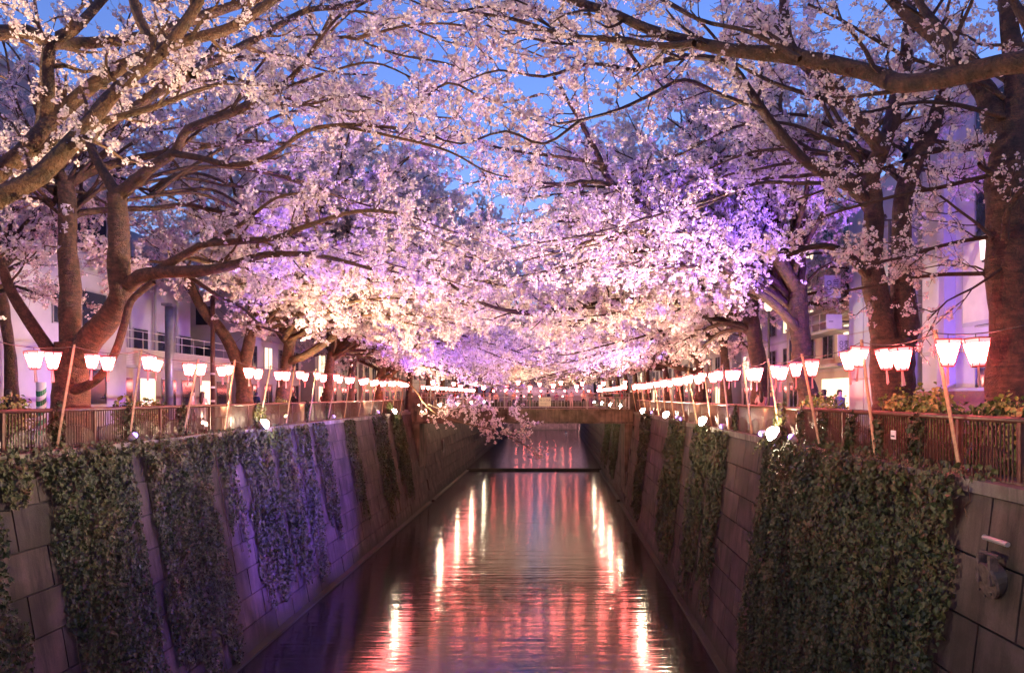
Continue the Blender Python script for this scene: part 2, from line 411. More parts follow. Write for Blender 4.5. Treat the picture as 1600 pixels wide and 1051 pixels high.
for s, xx in ((-1, LT), (1, RT)):
    MB().box((xx - 0.9, BY0 - 0.3, -9.0), (xx + 0.9, BY1 + 0.3, -1.2)).build('abutment', M['bridge'], br)

def text_mesh(txt, size, mat, name='lettering', ext=0.004):
    c = bpy.data.curves.new(name, 'FONT'); c.body = txt; c.size = size; c.align_x = 'CENTER'; c.align_y = 'CENTER'; c.extrude = ext
    tmp = bpy.data.objects.new('tmp', c); COL.objects.link(tmp)
    bpy.context.view_layer.update()
    me = bpy.data.meshes.new_from_object(tmp.evaluated_get(bpy.context.evaluated_depsgraph_get())); me.name = name
    bpy.data.objects.remove(tmp); bpy.data.curves.remove(c)
    me.materials.clear(); me.materials.append(mat)
    return me
t = thing('bridge_notice', 'pale yellow notice board hung on the bridge railing', 'notice board', (-0.95, BY0 - 0.02, 0.5))
MB().box((-0.58, -0.03, 0), (0.58, 0.0, 0.82)).build('board', M['blind'], t)
link('lettering', text_mesh('センスA', 0.28, M['ink']), t, (0, -0.04, 0.56), (math.pi / 2, 0, 0))
link('lettering', text_mesh('日川日一', 0.2, M['ink']), t, (-0.05, -0.04, 0.22), (math.pi / 2, 0, 0))

# ------------------------------------------------------------------ lantern strings
lan = MB()
rt, rb, H = 0.25, 0.115, 0.5
def ring(r, z, n=6, ph=0.0): return [(r * math.cos(ph + 2 * math.pi * k / n), r * math.sin(ph + 2 * math.pi * k / n), z) for k in range(n)]
def rr_(z): return rb + (rt - rb) * (1 + z / H)
zs = [-H, -H + 0.06, -0.08, 0.0]
vs = [p for z in zs for p in ring(rr_(z), z)]
for i in range(3):
    lan.mi = 0 if i == 1 else 1
    lan.add(vs[i*6:i*6+12], [(k, (k+1) % 6, (k+1) % 6 + 6, k + 6) for k in range(6)])
lan.mi = 1; lan.add(vs[:6], [(5,4,3,2,1,0)]); lan.add(vs[18:], [(0,1,2,3,4,5)])
lantern_me = lan.mesh('shade', [M['lantern'], M['lantern_rim']])
fr = MB()
for k in range(6):
    a, c = ring(rb + 0.004, -H)[k], ring(rt + 0.006, 0)[k]
    fr.tube([a, c], 0.010, 4)
for r, z in ((rt + 0.006, 0.004), (rb + 0.005, -H - 0.002)):
    q = ring(r, z)
    for k in range(6): fr.tube([q[k], q[(k+1) % 6]], 0.013, 4)
frame_me = fr.mesh('frame', M['frame_red'])
hook_me = MB().tube([(0, 0, 0), (0, 0, 0.1)], 0.008, 5).mesh('hook', M['wire'])
ta = MB()
ta.add([(-0.025, 0, -H), (0.025, 0, -H), (0.045, 0.01, -H - 0.36), (-0.04, -0.01, -H - 0.38)], [(0,1,2,3)])
ta.add([(0.0, -0.02, -H), (0.01, 0.03, -H), (0.03, 0.05, -H - 0.34), (0.0, -0.05, -H - 0.33)], [(0,1,2,3)])
tassel_me = ta.mesh('tassel', M['tassel'])
ORD = ['first','second','third','fourth','fifth','sixth','seventh','eighth','ninth','tenth','eleventh','twelfth','thirteenth','fourteenth','fifteenth','sixteenth','seventeenth','eighteenth','nineteenth','twentieth']
def ordinal(n):
    if n <= 20: return ORD[n-1]
    tens = {20: 'twenty', 30: 'thirty', 40: 'forty', 50: 'fifty', 60: 'sixty'}[n // 10 * 10]
    return tens + '-' + ORD[n % 10 - 1] if n % 10 else {20: 'twentieth', 30: 'thirtieth', 40: 'fortieth', 50: 'fiftieth', 60: 'sixtieth'}[n]
def lantern(loc, label, group):
    t = thing('paper_lantern', label, 'lantern', loc, random.uniform(0, 6), group)
    t.rotation_euler = (random.uniform(-.1, .1), random.uniform(-.1, .1), random.uniform(0, 1)); q = random.uniform(0.86, 0.98); t.scale = (q, q, q)
    for nm, me in (('shade', lantern_me), ('frame', frame_me), ('hook', hook_me), ('tassel', tassel_me)): link(nm, me, t)
    return t
def string(side, poles, lans, where):
    top = []
    bx_, tx = (RLX + 0.13, RLX + 0.62) if side < 0 else (RRX - 0.13, RRX - 0.56)
    for i, y in enumerate(poles):
        l = random.uniform(-0.12, 0.12); yl = random.uniform(-0.15, 0.15); zt = (3.0 if side < 0 else 2.8) + random.uniform(-.08, .08)
        o = MB().tube([(0, 0, 0.0), (tx - bx_ + l, yl, zt)], [0.042, 0.038], 4).build('lantern_pole', M['wood'], None, (bx_, y, 0.0))
        tag(o, f'leaning timber lantern pole on {where}, {ordinal(i+1)} from the front', 'pole', f'timber lantern poles on {where}')
        top.append((tx + l, y + yl, zt - 0.06))
    w = MB(); pts = []
    for a, c in zip(top, top[1:]):
        for k in range(6):
            u = k / 6; pts.append((a[0] + (c[0]-a[0])*u, a[1] + (c[1]-a[1])*u, a[2] + (c[2]-a[2])*u - 0.14 * 4 * u * (1-u)))
    pts.append(top[-1]); w.tube(pts, 0.011, 5)
    tag(w.build('lantern_wire', M['wire']), f'thin sagging wire carrying the lanterns of {where}', 'wire')
    pa = np.array(pts)
    for i, y in enumerate(lans):
        p = [np.interp(y, pa[:, 1], pa[:, k]) for k in range(3)]
        lantern((p[0] + random.uniform(-.04, .04), y, p[2] - 0.1), f'glowing pink paper lantern over {where}, {ordinal(i+1)} from the front', f'lanterns strung along {where}')
lp = [18.2] + [22.0 + 3.75 * k for k in range(14)]
ll = [20.2, 20.95, 22.9, 23.75, 26.2, 26.85, 29.0, 29.8, 31.9, 32.6, 34.6, 35.5] + [y for k in range(11) for y in (38.2 + 3.3 * k, 39.1 + 3.3 * k)]
string(-1, lp, ll, 'the left railing')
rp = [10.8] + [14.7 + 3.9 * k for k in range(16)]
rl = [13.15, 14.15, 16.2, 17.1, 18.75, 19.3, 21.7, 23.2, 24.6, 25.5] + [y for k in range(13) for y in (28.0 + 3.45 * k, 29.0 + 3.45 * k)]
string(1, rp, rl, 'the right railing')
for k in range(10):
    lantern((-12.3 + 2.15 * k, BY1 - 0.3, 2.95 + random.uniform(-.1, .1)), f'small glowing lantern over the bridge, {ordinal(k+1)} from the left', 'lanterns strung over the bridge')
for k in range(9):
    lantern((-11.4 + 2.25 * k, BY0 + 0.25, 2.6 + random.uniform(-.12, .12)), f'glowing lantern above the near bridge railing, {ordinal(k+1)} from the left', 'lanterns over the near bridge railing')
tag(MB().tube([(-13.6, BY0 + 0.25, 2.75), (8.6, BY0 + 0.25, 2.75)], 0.012, 5).build('bridge_wire', M['wire']), 'wire carrying lanterns above the near bridge railing', 'wire')
o = MB().tube([(-13.6, BY1 - 0.3, 3.05), (8.6, BY1 - 0.3, 3.05)], 0.012, 5).build('bridge_wire', M['wire']); tag(o, 'wire carrying the lanterns over the bridge', 'wire')
for i, xx in enumerate((-13.6, -2.5, 8.6)):
    tag(MB().tube([(0, 0, 0.2), (0, 0, 3.1)], 0.04, 6).build('bridge_pole', M['wood'], None, (xx, BY1 - 0.3, 0)), f'upright timber pole on the bridge, {ordinal(i+1)} from the left', 'pole')
for s, xx, w in ((-1, RLX + 0.5, 'left'), (1, RRX - 0.5, 'right')):
    for k in range(16):
        lantern((xx, 81 + 3.4 * k, 2.6), f'tiny far lantern on {w} bank past the bridge, {ordinal(k+1)} in line', f'far lanterns on the {w} bank')

t = thing('far_bridge', 'second concrete bridge far up the canal under the blossoms', 'bridge', (0, 155, 0))
MB().box((-14.2, 0, -1.2), (8.6, 5, 0.2)).build('deck', M['bridge'], t)
for z in (0.9, 1.5): MB().tube([(-14, 0.1, z), (8.4, 0.1, z)], 0.05, 6).build('rail', M['steel'], t)
for k in range(12): MB().box((-13.5 + 1.95 * k, 0.05, 0.2), (-13.4 + 1.95 * k, 0.15, 1.5)).build('post', M['steel'], t)
for k in range(9): lantern((-12.4 + 2.4 * k, 155, 2.7), f'tiny lantern over the far bridge, {ordinal(k+1)} from the left', 'lanterns over the far bridge')
for k in range(8): lantern((-11.5 + 2.3 * k, 228.5, 1.6), f'added tiny lantern at the canal end wall, {ordinal(k+1)} from the left', 'lanterns at the canal end')  # added lanterns to brighten the end wall and the water
tag(MB().tube([(-14, 155, 2.8), (8.4, 155, 2.8)], 0.02, 5).build('far_bridge_wire', M['wire']), 'wire carrying the lanterns over the far bridge', 'wire')

# ------------------------------------------------------------------ floodlights
def spot(parent, col, power, target, base, size=140, blend=0.6, rad=0.15):
    d = bpy.data.lights.new('lamp', 'SPOT'); d.color = col; d.energy = power; d.spot_size = math.radians(size); d.spot_blend = blend; d.shadow_soft_size = rad
    o = bpy.data.objects.new('lamp', d); COL.objects.link(o); o.parent = parent
    v = Vector(target) - Vector(base)
    o.rotation_euler = v.to_track_quat('-Z', 'Y').to_euler()
    return o
def flood(loc, target, label, col=(1, 0.75, 0.44), power=FLOOD_W, lens='lens_warm', size=104, r=0.24, group='floodlights along the canal'):
    t = thing('floodlight', label, 'floodlight', loc, 0, group)
    q = (Vector(target) - Vector(loc)).to_track_quat('Z', 'Y')
    R = q.to_matrix()
    def T(p): return R @ Vector(p)
    mb = MB(); mb.tube([T((0, 0, -0.2)), T((0, 0, -0.12)), T((0, 0, 0.0)), T((0, 0, 0.02))], [r * 0.5, r * 0.95, r * 1.15, r * 1.2], 14); mb.build('housing', M['steel'], t, smooth=False)
    mb = MB(); mb.tube([T((0, 0, 0.024)), T((0, 0, 0.05)), T((0, 0, 0.024 + r * 0.6)), T((0, 0, 0.024 + r * 0.9))], [r, r * 0.98, r * 0.72, r * 0.3], 14); mb.build('lens', M[lens], t, smooth=True)
    s = -1 if loc[0] < 0 else 1
    MB().tube([(0, 0, -0.12), (s * 0.2, 0, -0.2), (s * 0.3, 0, -0.35)], 0.02, 6).build('bracket', M['dark_metal'], t)
    L = spot(t, col, power, target, loc, size)
    L.location = T((0, 0, 0.3))
    return t
for i, y in enumerate((6.5, 25.8, 38.0, 50.4, 63.8)):
    flood((RT - 0.25, y, 0.22 if i else 0.6), (-9, y - 4, 12.0), f'bright round floodlight on right wall top, {ordinal(i+1)} from the front', power=FLOOD_W * (0.8, 1.2, 0.85, 0.65, 0.65)[i])
for i, y in enumerate((12.0, 36.0, 65.0)):
    flood((LT + 0.25, y, 0.15), (5, y + 3, 13.0), f'round floodlight on left wall top, {ordinal(i+1)} from the front', power=FLOOD_W * (0.6, 1.15, 0.8)[i])
for i, y in enumerate((84, 100, 118, 140)):
    flood((RT - 0.3, y, 0.3), (-8, y + 2, 11), f'far floodlight on right wall past the bridge, {ordinal(i+1)} in line')
    flood((LT + 0.3, y + 6, 0.3), (4, y + 8, 11), f'far floodlight on left wall past the bridge, {ordinal(i+1)} in line')
for k, y in enumerate((33.0, 43.2, 57.6)):  # added fill lamps to brighten the dull left crowns
    flood((-15.1, y, 0.25), (-9.5, y + 3, 13), f'added fill light behind the left railing aimed into the crowns, {ordinal(k+1)} from the front', power=1600, size=84, r=0.15)
for k, y in enumerate((28.4, 42.0, 57.4)):  # the same added fill under the right crowns
    flood((8.7, y, 0.25), (3.5, y + 3, 13), f'added fill light behind the right railing aimed into the crowns, {ordinal(k+1)} from the front', power=1600, size=84, r=0.15)
VIO = (0.2, 0.09, 1.0)
for k, x in enumerate((-8.0, 3.0)): flood((x, 205, -8.3), (x, 231, -4), f'added far pinkish floodlight lighting the canal end wall, {ordinal(k+1)} from the left', (1, 0.45, 0.5), 16000, size=110)  # lamp pair added to lighten the dark end wall
def led_pole(x, y, z, targets, label):
    t = thing('led_light_pole', label, 'light pole', (x, y, 0), 0, 'violet light poles')
    MB().tube([(0, 0, 0), (0, 0, z - 0.1)], [0.07, 0.05], 10).build('pole', M['dark_metal'], t)
    MB().box((-0.25, -0.03, z - 0.12), (0.25, 0.03, z - 0.06)).build('crossbar', M['dark_metal'], t)
    for k, tg in enumerate(targets):
        off = Vector((-0.2 + 0.4 * k, 0, z)); w = Vector((x, y, 0)) + off
        R = (Vector(tg) - w).to_track_quat('Z', 'Y').to_matrix()
        h = MB().tube([off + R @ Vector((0, 0, -0.1)), off + R @ Vector((0, 0, 0.04))], [0.07, 0.12], 12).build('lamp_head', M['dark_metal'], t)
        MB().tube([off + R @ Vector((0, 0, 0.045)), off + R @ Vector((0, 0, 0.06))], [0.1, 0.08], 12).build('lens', M['lens_violet'], h)
        L = spot(t, VIO, (3000, 900)[k], tg, w, 120, 0.8, 0.12); L.location = off + R @ Vector((0, 0, 0.13))
led_pole(10.9, 25.0, 7.3, [(-13, 36, -5), (-6, 40, 11)], 'tall pole with two violet lamps beside the double cherry trunk')
def violet(loc, tg, label, p=LED_W, size=70):
    flood(loc, tg, label, VIO, p, 'lens_violet', size, 0.1, 'violet floodlights')
violet((RT - 0.2, 34.0, 0.15), (-13.2, 37, -4), 'small violet floodlight on right wall between first and second warm ones', 26000, 34)
violet((RT - 0.2, 27.5, 0.15), (-13.2, 28.5, -5), 'small violet floodlight on right wall just past the nearest warm one', 4500, 36)
violet((RT - 0.2, 45.0, 0.15), (-13.2, 45, -3.5), 'small violet floodlight on right wall between second and third warm ones', 20000, 36)
for k, y in enumerate((24.0, 46.5, 58.5)):
    violet((RT - 0.2, y, 0.2), (-7, y + 3, 12), f'small violet uplight on right wall top, {ordinal(k+1)} from the front', 5000, 100)
    violet((LT + 0.2, y + 1, 0.2), (3, y + 8, 14), f'small violet uplight on left wall top, {ordinal(k+1)} from the front', 5500, 80)
violet((12.6, 22.0, 0.4), (15.6, 28, 5), 'violet uplight at the foot of the right building', 2200, 120)
violet((-19.5, 36.0, 0.4), (-22.6, 34, 6), 'violet uplight at the foot of the white left building', 500, 120)

# ------------------------------------------------------------------ cherry trees
def vnoise(x, y, seed, cell):
    r = np.random.default_rng(seed); g = r.random((64, 64)); x = x / cell + 20; y = y / cell + 20
    i, j = np.floor(x).astype(int), np.floor(y).astype(int); u, v = x - i, y - j; u, v = u*u*(3-2*u), v*v*(3-2*v)
    G = lambda a, b: g[a % 64, b % 64]
    return (G(i,j)*(1-u)+G(i+1,j)*u)*(1-v) + (G(i,j+1)*(1-u)+G(i+1,j+1)*u)*v
def catmull(pts, step):
    p = np.asarray(pts, float); p = np.vstack([2 * p[0] - p[1], p, 2 * p[-1] - p[-2]])
    out = []
    for i in range(1, len(p) - 2):
        L = np.linalg.norm(p[i+1] - p[i]); n = max(2, int(L / step))
        t = np.linspace(0, 1, n, endpoint=False)[:, None]
        a, b, c, d = p[i-1], p[i], p[i+1], p[i+2]
        out.append(0.5 * ((2*b) + (-a + c)*t + (2*a - 5*b + 4*c - d)*t*t + (-a + 3*b - 3*c + d)*t**3))
    out.append(p[-2][None]); return np.vstack(out)

def tubes(pts, rads, n):
    """pts (m,k,3), rads (m,k) -> verts, quads, uv of m tubes"""
    m, k, _ = pts.shape
    T = np.gradient(pts, axis=1); T /= np.linalg.norm(T, axis=2, keepdims=True) + 1e-9
    ref = np.array((0.31, 0.22, 0.92)); A = np.cross(T, ref); A /= np.linalg.norm(A, axis=2, keepdims=True) + 1e-9
    B = np.cross(A, T)
    w = 2 * np.pi * np.arange(n) / n
    R_ = rads[:, :, None, None] if rads.ndim == 2 else rads[:, :, :, None]
    V = pts[:, :, None, :] + (A[:, :, None, :] * np.cos(w)[None, None, :, None] + B[:, :, None, :] * np.sin(w)[None, None, :, None]) * R_
    idx = np.arange(m * k * n).reshape(m, k, n)
    a = idx[:, :-1, :]; b = np.roll(a, -1, axis=2); d = idx[:, 1:, :]; c = np.roll(d, -1, axis=2)
    Q = np.stack([a, b, c, d], axis=-1).reshape(-1, 4)
    s = np.concatenate([np.zeros((m, 1)), np.cumsum(np.linalg.norm(np.diff(pts, axis=1), axis=2), axis=1)], axis=1)
    uv = np.stack([np.broadcast_to(np.sin(w)[None, None, :] * 0.5, (m, k, n)), np.broadcast_to(s[:, :, None], (m, k, n))], axis=-1).reshape(-1, 2)
    return V.reshape(-1, 3), Q, uv

def unit(v): return v / (np.linalg.norm(v, axis=-1, keepdims=True) + 1e-9)

def in_view(p, mx=0.16, my=0.14):
    Z = np.maximum(p[:, 1], 0.5)
    x = VX + p[:, 0] * F / Z; y = VY - (p[:, 2] - EYE) * F / Z
    return (p[:, 1] > 3) & (x > -1600 * mx) & (x < 1600 * (1 + mx)) & (y > -1051 * my) & (y < 1200)

def flowers(c, R, nf, fs, near):
    N = len(c)
    off = RNG.normal(size=(N, nf, 3)); off = unit(off) * (0.55 + 0.45 * RNG.random((N, nf, 1)))
    sc = (0.75 + 0.55 * RNG.random((N, 1, 1)))
    cen = (c[:, None, :] + off * R * sc).reshape(-1, 3)
    nrm = unit(off.reshape(-1, 3) + 0.55 * RNG.normal(size=(N * nf, 3)))
    a = unit(np.cross(nrm, RNG.normal(size=nrm.shape))); b = np.cross(nrm, a)
    s = fs * (0.8 + 0.4 * RNG.random((N * nf, 1)))
    n = len(cen)
    if near:
        V = [cen - nrm * s * 0.25]
        for k in range(5):
            w = 2 * math.pi * k / 5
            V.append(cen + (a * math.cos(w) + b * math.sin(w)) * s + nrm * s * RNG.uniform(-0.05, 0.3, (n, 1)))
        V = np.stack(V, 1).reshape(-1, 3); i = np.arange(n)[:, None] * 6
        Fc = np.concatenate([np.concatenate([i, i + 1 + k, i + 1 + (k + 1) % 5], 1)[:, None, :] for k in range(5)], 1).reshape(-1, 3)
        return V, Fc
    if near is None:
        V = np.stack([cen + a * s * 1.15, cen + b * s - a * s * 0.65, cen - b * s - a * s * 0.55], 1).reshape(-1, 3)
        return V, np.arange(n * 3).reshape(-1, 3)
    l = RNG.uniform(-0.35, 0.35, (n, 4, 1))
    V = np.stack([cen + a * s + nrm * s * l[:, 0], cen + b * s + nrm * s * l[:, 1], cen - a * s + nrm * s * l[:, 2], cen - b * s + nrm * s * l[:, 3]], 1).reshape(-1, 3)
    return V, np.arange(n * 4).reshape(-1, 4)

STATS = {'pompon': 0, 'tri': 0}
LODS = []
class Tree:
    def __init__(s, label, base, bark='bark_dark', lod='mid', group='cherry trees along the canal'):
        s.base = np.array(base, float); s.lod = lod; s.bark = M[bark]; s.limbs = []; s.t = thing('cherry_tree', label, 'cherry tree', tuple(base), 0, group)
        s.dens = 1.0; s.zmin = None
    def limb(s, pts, r0, r1, twigs=0.3, name='limb', power=0.8, flare=0.0, wob=0.0):
        """a limb through points; side branches grow from the fraction `twigs` on (None: bare)"""
        q = catmull(pts, (0.22 if r0 > 0.13 else 0.3) if s.lod != 'far' else 0.7)
        u = np.linspace(0, 1, len(q))
        if wob: q = q + np.stack([np.convolve(RNG.normal(size=len(q)), np.ones(7) / 7, 'same') for _ in range(3)], 1) * wob * (u[:, None] > 0.05)
        r = r0 + (r1 - r0) * u ** power
        r = r * (1 + 0.07 * np.convolve(RNG.normal(size=len(q) + 6), np.ones(7) / 3.5, 'valid'))
        if flare: r = r * (1 + flare * np.exp(-u * 9))
        ns = (16 if r0 > 0.2 else 8) if s.lod != 'far' else 6
        rr = r[None]
        if r0 > 0.16 and s.lod != 'far':
            w_ = 2 * np.pi * np.arange(ns) / ns; sl_ = np.concatenate([[0], np.cumsum(np.linalg.norm(np.diff(q, axis=0), axis=1))])
            o_ = RNG.random() * 9; gx = 3 + 1.2 * np.cos(w_)[None] + sl_[:, None] * 0 + o_; gy = 3 + 1.2 * np.sin(w_)[None] + sl_[:, None] * 1.6
            rr = (r[:, None] * (0.86 + 0.2 * vnoise(gx, gy, 5, 0.9) + 0.1 * vnoise(gx * 2, gy * 2.2, 6, 0.9)))[None]
        v, f, uv = tubes(q[None], rr, ns)
        nm = name
        link(nm, np_mesh(nm, v - s.base, f, s.bark, uv, True), s.t)
        if twigs is not None: s.limbs.append((q, r, twigs))
        return q
    def auto(s, start, az, el, L, r0=0.12, twigs=0.15, droop=0.07, wander=0.16):
        n = max(6, int(L / 0.8)); d = np.array((math.cos(az) * math.cos(el), math.sin(az) * math.cos(el), math.sin(el)))
        p = np.array(start, float); pts = [p]
        for k in range(n):
            d = d + RNG.normal(size=3) * wander * np.array((1, 1, 0.7)); d[2] -= droop * (1 + k / n); d[2] = max(d[2], -0.25); d = unit(d)
            p = p + d * L / n; pts.append(p)
        return s.limb(pts, r0, 0.025, twigs)
    def finish(s, n1=0.42, L1=(1.1, 2.6), n2=0.24, L2=(0.35, 0.95), sp=0.12, crown=True):
        far = s.lod == 'far'
        # level 1 branches
        S, D, LL, RR = [], [], [], []
        for q, r, t0 in s.limbs:
            seg = np.concatenate([[0], np.cumsum(np.linalg.norm(np.diff(q, axis=0), axis=1))]); L = seg[-1]
            k = max(2, int(L * (1 - t0) / n1)); u = t0 + (1 - t0) * (np.arange(k) + RNG.random(k)) / k
            u[-1] = 0.99
            i = np.minimum((u * (len(q) - 1)).astype(int), len(q) - 2)
            T = unit(q[i + 1] - q[i]); pp = q[i]
            pr = unit(np.cross(T, RNG.normal(size=T.shape) * np.array((0.5, 0.5, 1.0))))
            a = RNG.uniform(0.55, 1.15, (k, 1)); a[-1] = 0.1
            d = T * np.cos(a) + pr * np.sin(a); d[:, 2] = d[:, 2] * 0.75 + 0.1
            S.append(pp); D.append(unit(d)); LL.append(RNG.uniform(*L1, k) * (1.15 - 0.5 * u)); RR.append(np.clip(r[i] * 0.45, 0.014, 0.05))
        S, D, LL, RR = np.vstack(S), np.vstack(D), np.concatenate(LL), np.concatenate(RR)
        keep = in_view(S, 0.3, 0.3) | (RNG.random(len(S)) < 0.5); S, D, LL, RR = S[keep], D[keep], LL[keep], RR[keep]
        def path(S, D, L, K, wob, up):
            p = S.copy(); d = D.copy(); out = [p]
            for k in range(K - 1):
                d = unit(d + RNG.normal(size=d.shape) * wob + np.array((0, 0, up)))
                p = p + d * (L / (K - 1))[:, None]; out.append(p)
            return np.stack(out, 1)
        P1 = path(S, D, LL, 6, 0.24, 0.02)
        R1 = RR[:, None] * np.linspace(1, 0.25, 6)[None] + 0.004
        # level 2 twigs
        n = np.maximum(2, (LL / n2).astype(int)); own = np.repeat(np.arange(len(S)), n); m = len(own)
        u = RNG.uniform(0.12, 1.0, m); i = np.minimum((u * 5).astype(int), 4); fr = (u * 5 - i)[:, None]
        a, b = P1[own, i], P1[own, i + 1]; pp = a + (b - a) * fr; T = unit(b - a)
        pr = unit(np.cross(T, RNG.normal(size=T.shape))); an = RNG.uniform(0.5, 1.2, (m, 1))
        d = unit(T * np.cos(an) + pr * np.sin(an) + np.array((0, 0, 0.08)))
        L2a = RNG.uniform(*L2, m)
        P2 = path(pp, d, L2a, 3, 0.2, 0.03)
        tr = 0.009 if not far else 0.016
        R2 = np.broadcast_to(tr * np.array((1.0, 0.75, 0.4))[None], (m, 3))
        keep = in_view(pp, 0.2, 0.2)
        v1, f1, _ = tubes(P1, R1, 3); v2, f2, _ = tubes(P2[keep], R2[keep], 3)
        v = np.vstack([v1, v2]); f = np.vstack([f1, f2 + len(v1)])
        link('twigs', np_mesh('twigs', v - s.base, f, s.bark, None, False), s.t, kind='stuff')
        STATS['tri'] += 2 * len(f)
        # blossom clusters along twigs
        P2k, Lk = P2, L2a
        nb = np.maximum(1, (Lk / sp * s.dens * RNG.uniform(0.5, 1.3, len(Lk))).astype(int)); ob = np.repeat(np.arange(len(nb)), nb)
        u = RNG.random(len(ob)) ** 0.8 * 2; i = np.minimum(u.astype(int), 1); fr = (u - i)[:, None]
        c2 = P2k[ob, i] + (P2k[ob, i + 1] - P2k[ob, i]) * fr
        # spurs straight on the thinner branches
        nb1 = np.maximum(1, (LL / (sp * 2.2) * s.dens).astype(int)); ob1 = np.repeat(np.arange(len(nb1)), nb1)
        u = RNG.uniform(0.3, 1, len(ob1)) * 5; i = np.minimum(u.astype(int), 4); fr = (u - i)[:, None]
        c1 = P1[ob1, i] + (P1[ob1, i + 1] - P1[ob1, i]) * fr
        c = np.vstack([c2, c1])
        c = c + RNG.normal(size=c.shape) * (0.045 if not far else 0.09)
        if s.zmin is not None: c = c[c[:, 2] > s.zmin + 0.5 * RNG.normal(size=len(c))]
        vis = in_view(c); hid = c[~vis]; hid = hid[(RNG.random(len(hid)) < 0.3) & ~in_view(hid, 0.6, 0.6) | (RNG.random(len(hid)) < 0.3) & (hid[:, 1] > 16)]; c = c[vis]
        if len(c) < 3: c = hid[:3]
        if s.lod == 'near': v, f = flowers(c, 0.058, 7, 0.027, True)
        elif s.lod == 'mid' and s.base[1] < 35: v, f = flowers(c, 0.078, 5, 0.045, False)
        elif s.lod == 'mid': v, f = flowers(c, 0.108, 5, 0.068, None)
        else: v, f = flowers(c, 0.19, 4, 0.14, None)
        LODS.append((s.lod, int(s.base[1]), len(c), len(f), m)); STATS['pompon'] += len(c); STATS['tri'] += len(f) * (f.shape[1] - 2)
        link('crown', np_mesh('crown', v - s.base, f, M['petal']), s.t, kind='stuff')
        if len(hid) > 40:                                  # the crown goes on outside the picture, in coarser sprays
            v, f = flowers(hid, 0.3, 2, 0.3, None); STATS['tri'] += len(f)
            link('crown', np_mesh('crown', v - s.base, f, M['petal']), s.t, kind='stuff')

def thicken(T, old, turns):
    fresh = [c for c in T.t.children if c not in old]; crowns = [c for c in fresh if c.name.startswith('crown')]
    for a in turns:
        for c in fresh:
            if c in crowns[1:]: continue
            d = c.copy(); COL.objects.link(d); d.parent = T.t; d.rotation_euler = (0, 0, a); d.scale = (1.05, 1.05, 1.06)

def px(Z0, Z1, *xy):
    n = len(xy); return [P(x, y, Z0 + (Z1 - Z0) * i / max(1, n - 1)) for i, (x, y) in enumerate(xy)]

# -- left foreground tree, trunk out of the picture
T = Tree('cherry tree reaching in from upper left corner with thick near branches', (-15.8, 11, -0.02), 'bark', 'near')
T.limb([(-15.8, 11, -0.1), (-15.4, 11.1, 1.4), (-14.6, 11.2, 3.2)], 0.42, 0.3, None, 'trunk', flare=0.4)
s0 = (-14.6, 11.2, 3.1)
T.limb([s0] + px(11.4, 14.6, (-250, 425), (0, 267), (68, 202), (103, 168), (164, 120), (240, 82), (284, 65), (360, 44), (428, 0), (520, -60)), 0.24, 0.06, 0.45)
T.limb(px(12.2, 12.2, (66, 204), (72, 170), (74, 137), (77, 72)) + px(12.4, 13.5, (113, 48), (147, 14), (200, -50)), 0.125, 0.07, 0.3)
T.limb(px(12.3, 13, (77, 75), (60, 40), (52, -20)), 0.04, 0.02, 0.2)
T.limb([s0] + px(10.8, 12.5, (-260, 455), (0, 308), (62, 274), (137, 195), (168, 157), (202, 123), (250, 85), (300, 20), (340, -60)), 0.23, 0.07, 0.4)
T.limb([s0] + px(14, 17, (-260, 150), (0, 51), (86, 68), (164, 65), (240, 55), (284, 38), (342, 17), (411, -6), (480, -40)), 0.24, 0.08, 0.4)
T.limb(px(14, 13.2, (205, -40), (212, 15), (243, 79)), 0.07, 0.09, 0.0)
T.limb([s0] + px(13, 15, (-200, 380), (60, 232), (147, 205)) + px(16, 20, (230, 155), (298, 116), (325, 86), (356, 48), (400, 15), (440, -40)), 0.15, 0.06, 0.15)
T.limb(px(16, 22, (300, 115), (325, 99), (411, 55), (479, 17), (540, 8), (640, -30)), 0.11, 0.05, 0.1)
T.limb(px(12, 13.5, (137, 195), (240, 168), (301, 144), (353, 128)), 0.06, 0.03, 0.2)
T.dens = 1.35; T.finish(0.42, (0.7, 1.7), 0.24, (0.25, 0.6), 0.12)

# -- the big left tree
Z = 25.4
T = Tree('broad forked cherry tree with low curving limb behind the left railing', P(110, 690, Z), 'bark', 'mid')
T.base[2] = 0; T.t.location = T.base
b0 = P(110, 600, Z); g0 = np.array((b0[0], b0[1], -0.1))
T.limb([g0] + px(Z, Z, (112, 610), (112, 569), (112, 535)), 0.58, 0.5, None, 'trunk', flare=0.35)
q = T.limb(px(Z, Z + 0.8, (108, 560), (110, 504), (110, 453), (106, 384), (105, 320), (103, 288)), 0.36, 0.26, None, 'trunk')
T.limb(px(Z, Z - 1.5, (112, 575), (144, 528), (171, 494), (188, 463), (185, 418), (185, 350), (183, 301)), 0.42, 0.27, None, 'trunk')
T.limb(px(Z - 1.5, Z - 3, (183, 305), (205, 288), (240, 260), (274, 236), (291, 205), (329, 188), (377, 171), (428, 144), (466, 110), (493, 72), (520, 20)), 0.19, 0.05, 0.4)
T.limb(px(Z - 1.5, Z - 1, (182, 305), (161, 267), (137, 222), (110, 170), (80, 120), (60, 60)), 0.19, 0.07, 0.3)
T.limb(px(Z - 2, Z - 4, (270, 240), (308, 246), (370, 258), (428, 240), (479, 205), (540, 195), (620, 200)), 0.11, 0.04, 0.25)
T.limb(px(Z + 0.8, Z + 3, (103, 290), (144, 268), (205, 250), (274, 236), (377, 222), (442, 226), (520, 240)), 0.17, 0.05, 0.3)
T.limb(px(Z + 0.8, Z, (103, 290), (90, 260), (66, 235), (40, 215), (-10, 170)), 0.16, 0.06, 0.2)
